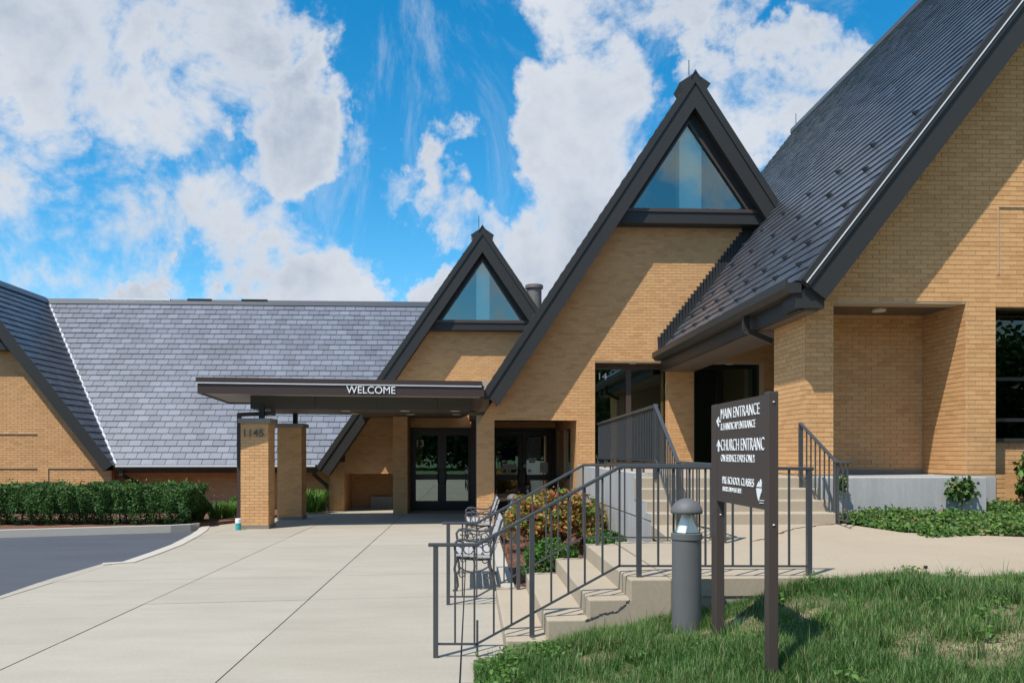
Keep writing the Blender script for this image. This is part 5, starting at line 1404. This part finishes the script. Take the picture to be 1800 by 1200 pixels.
X, Yg, pat = X[ok], Yg[ok], pat[ok]
tc_ = np.stack([.1+rng.random(420)**1.2*6.5, 3.6+rng.random(420)*(SN-3.75)], 1)
tX = np.repeat(tc_[:, 0], 70)+rng.normal(size=420*70)*.035; tY = np.repeat(tc_[:, 1], 70)+rng.normal(size=420*70)*.035
tk = (tY < SN-.02) & (tX > .06); X = np.concatenate([X, tX[tk]]); Yg = np.concatenate([Yg, tY[tk]]); pat = np.concatenate([pat, np.full(tk.sum(), 2.6)])
ok = (np.hypot(X-at_z(1207, 1098, .345).x, Yg-at_z(1207, 1098, .345).y) > .11)
X, Yg, pat = X[ok], Yg[ok], pat[ok]
nb = len(X); Zg = np.array([bank(a, b_) for a, b_ in zip(X, Yg)])
hgt = rng.uniform(.026, .070, nb)*(1+.45*np.clip(pat, -1.2, 2.2)); hgt = np.where(rng.random(nb) < .03, hgt*1.7, hgt)
ang = rng.uniform(0, 6.283, nb); lean = rng.uniform(.15, .9, nb)*hgt
wd = rng.uniform(.0013, .0027, nb)
dx_, dy_ = np.cos(ang), np.sin(ang)
b0 = np.stack([X, Yg, Zg-.004], 1); side = np.stack([-dy_, dx_, np.zeros(nb)], 1)*wd[:, None]; out_ = np.stack([dx_, dy_, np.zeros(nb)], 1)
mid = b0+out_*(lean*.35)[:, None]+np.array([0, 0, 1])*(hgt*.62)[:, None]; tip = b0+out_*lean[:, None]+np.array([0, 0, 1])*hgt[:, None]
V = np.stack([b0-side, b0+side, mid-side*.75, mid+side*.75, tip], 1).reshape(-1, 3)
i5 = np.arange(nb)[:, None]*5
T = np.concatenate([i5+[0, 1, 3], i5+[0, 3, 2], i5+[2, 3, 4]], 1).reshape(-1, 3)
tt = np.clip(.40+.16*np.sin(X*2.2+Yg*3.3)+rng.normal(size=nb)*.20-.06*pat, 0, .99)
tag(raw_tris('grass', V, T, np.repeat(tt, 3), 'grass_blade'), 'uneven green lawn with dry patches on the bank around the sign', 'grass', kind='stuff')
# broad-leaved weeds among the grass, thick along the plaza edge
W_, WN = [], []
spots = [(.10+.25*random.random(), 5.0+1.5*random.random(), .10) for _ in range(26)]+[(.3+.5*random.random(), 6.1+.4*random.random(), .09) for _ in range(14)]+[(1.15, 5.75, .10), (2.9, 6.6, .12), (2.75, 6.55, .1), (3.6, 6.55, .12), (3.9, 6.5, .1), (2.1, 4.4, .1), (4.4, 6.3, .1), (1.9, 5.1, .09)]+[(random.uniform(1, 4), random.uniform(4, 6.5), .07) for _ in range(14)]
for (x, y, r_) in spots:
    for k in range(26): W_.append((x+random.gauss(0, r_*.6), y+random.gauss(0, r_*.6), bank(x, y)+random.uniform(.015, .085)))
tag(leaves('weeds', np.array(W_), .024, 'weed_leaf', None, nrm=np.tile([[0, -.2, .9]], (len(W_), 1)), aspect=1.7, spread=.5), 'bright broad leaved weeds growing among the lawn grass', 'weeds', kind='stuff')
for (px, py, lab) in ((1611, 1003, 'yellow dandelion at the edge of the walk'), (1627, 996, 'dark dandelion seed head at the edge of the walk')):
    p = at_Y(px, py, SN+.02); d_ = thing('dandelion', lab, 'flower', (p.x, p.y, .62)); mb = MB(); mb.tube([(p.x+.01, p.y, bank(p.x, p.y)), (p.x, p.y, p.z)], .003, 5); mb.build('stalk', 'weed_leaf', d_)
    q = ellipsoid_pts(60, tuple(p), (.016, .016, .010), .4, False)[0]; leaves('head', q, .012, 'yellow_petal' if px < 1620 else 'bark', d_)

# trees across the drive, behind the camera: the doors and windows mirror them
def tree(x, y, h, r, label, trunk_h=None):
    t = thing('broadleaf_tree', label, 'tree', (x, y, 0), 'trees across the drive')
    th_ = trunk_h or h*.3
    mb = MB(); mb.tube([(x, y, -.1), (x+.1, y, th_*.6), (x, y+.1, th_), (x+.1, y, h*.75)], [h*.022, h*.017, h*.014, h*.004], 10)
    limbs = []
    for k in range(9):
        a = k*2.4; z0 = th_*(.8+.12*k); e = (x+math.cos(a)*r*.75, y+math.sin(a)*r*.75, z0+r*.55)
        mb.tube([(x, y, z0), ((x+e[0])/2, (y+e[1])/2, z0+r*.2), e], [h*.009, h*.006, h*.002], 6)
    mb.build('trunk', 'bark', t)
    k = 70; d = rng.normal(size=(k, 3)); d /= np.linalg.norm(d, axis=1, keepdims=True)
    ctr = d*np.array([r, r, (h-th_)*.5])*rng.uniform(.35, 1.0, (k, 1))+np.array([x, y, th_+(h-th_)*.5])
    P = np.repeat(ctr, 120, 0)+rng.normal(size=(k*120, 3))*r*.2
    leaves('crown', P, .42, 'tree_leaf', t, aspect=1.4)
for k in range(24):
    x = -46+7.0*(k % 13)+(3.5 if k > 12 else 0); tall_ = k == 9
    tree(x+random.uniform(-1, 1), (-34 if k < 13 else -42)-random.uniform(0, 4), 21.5 if tall_ else random.uniform(9, 13), 5.5 if tall_ else random.uniform(4, 5),
         'tall tree across the drive, twice its neighbours' if tall_ else 'low branched broad tree across the drive', 1.2 if not tall_ else 4.0)
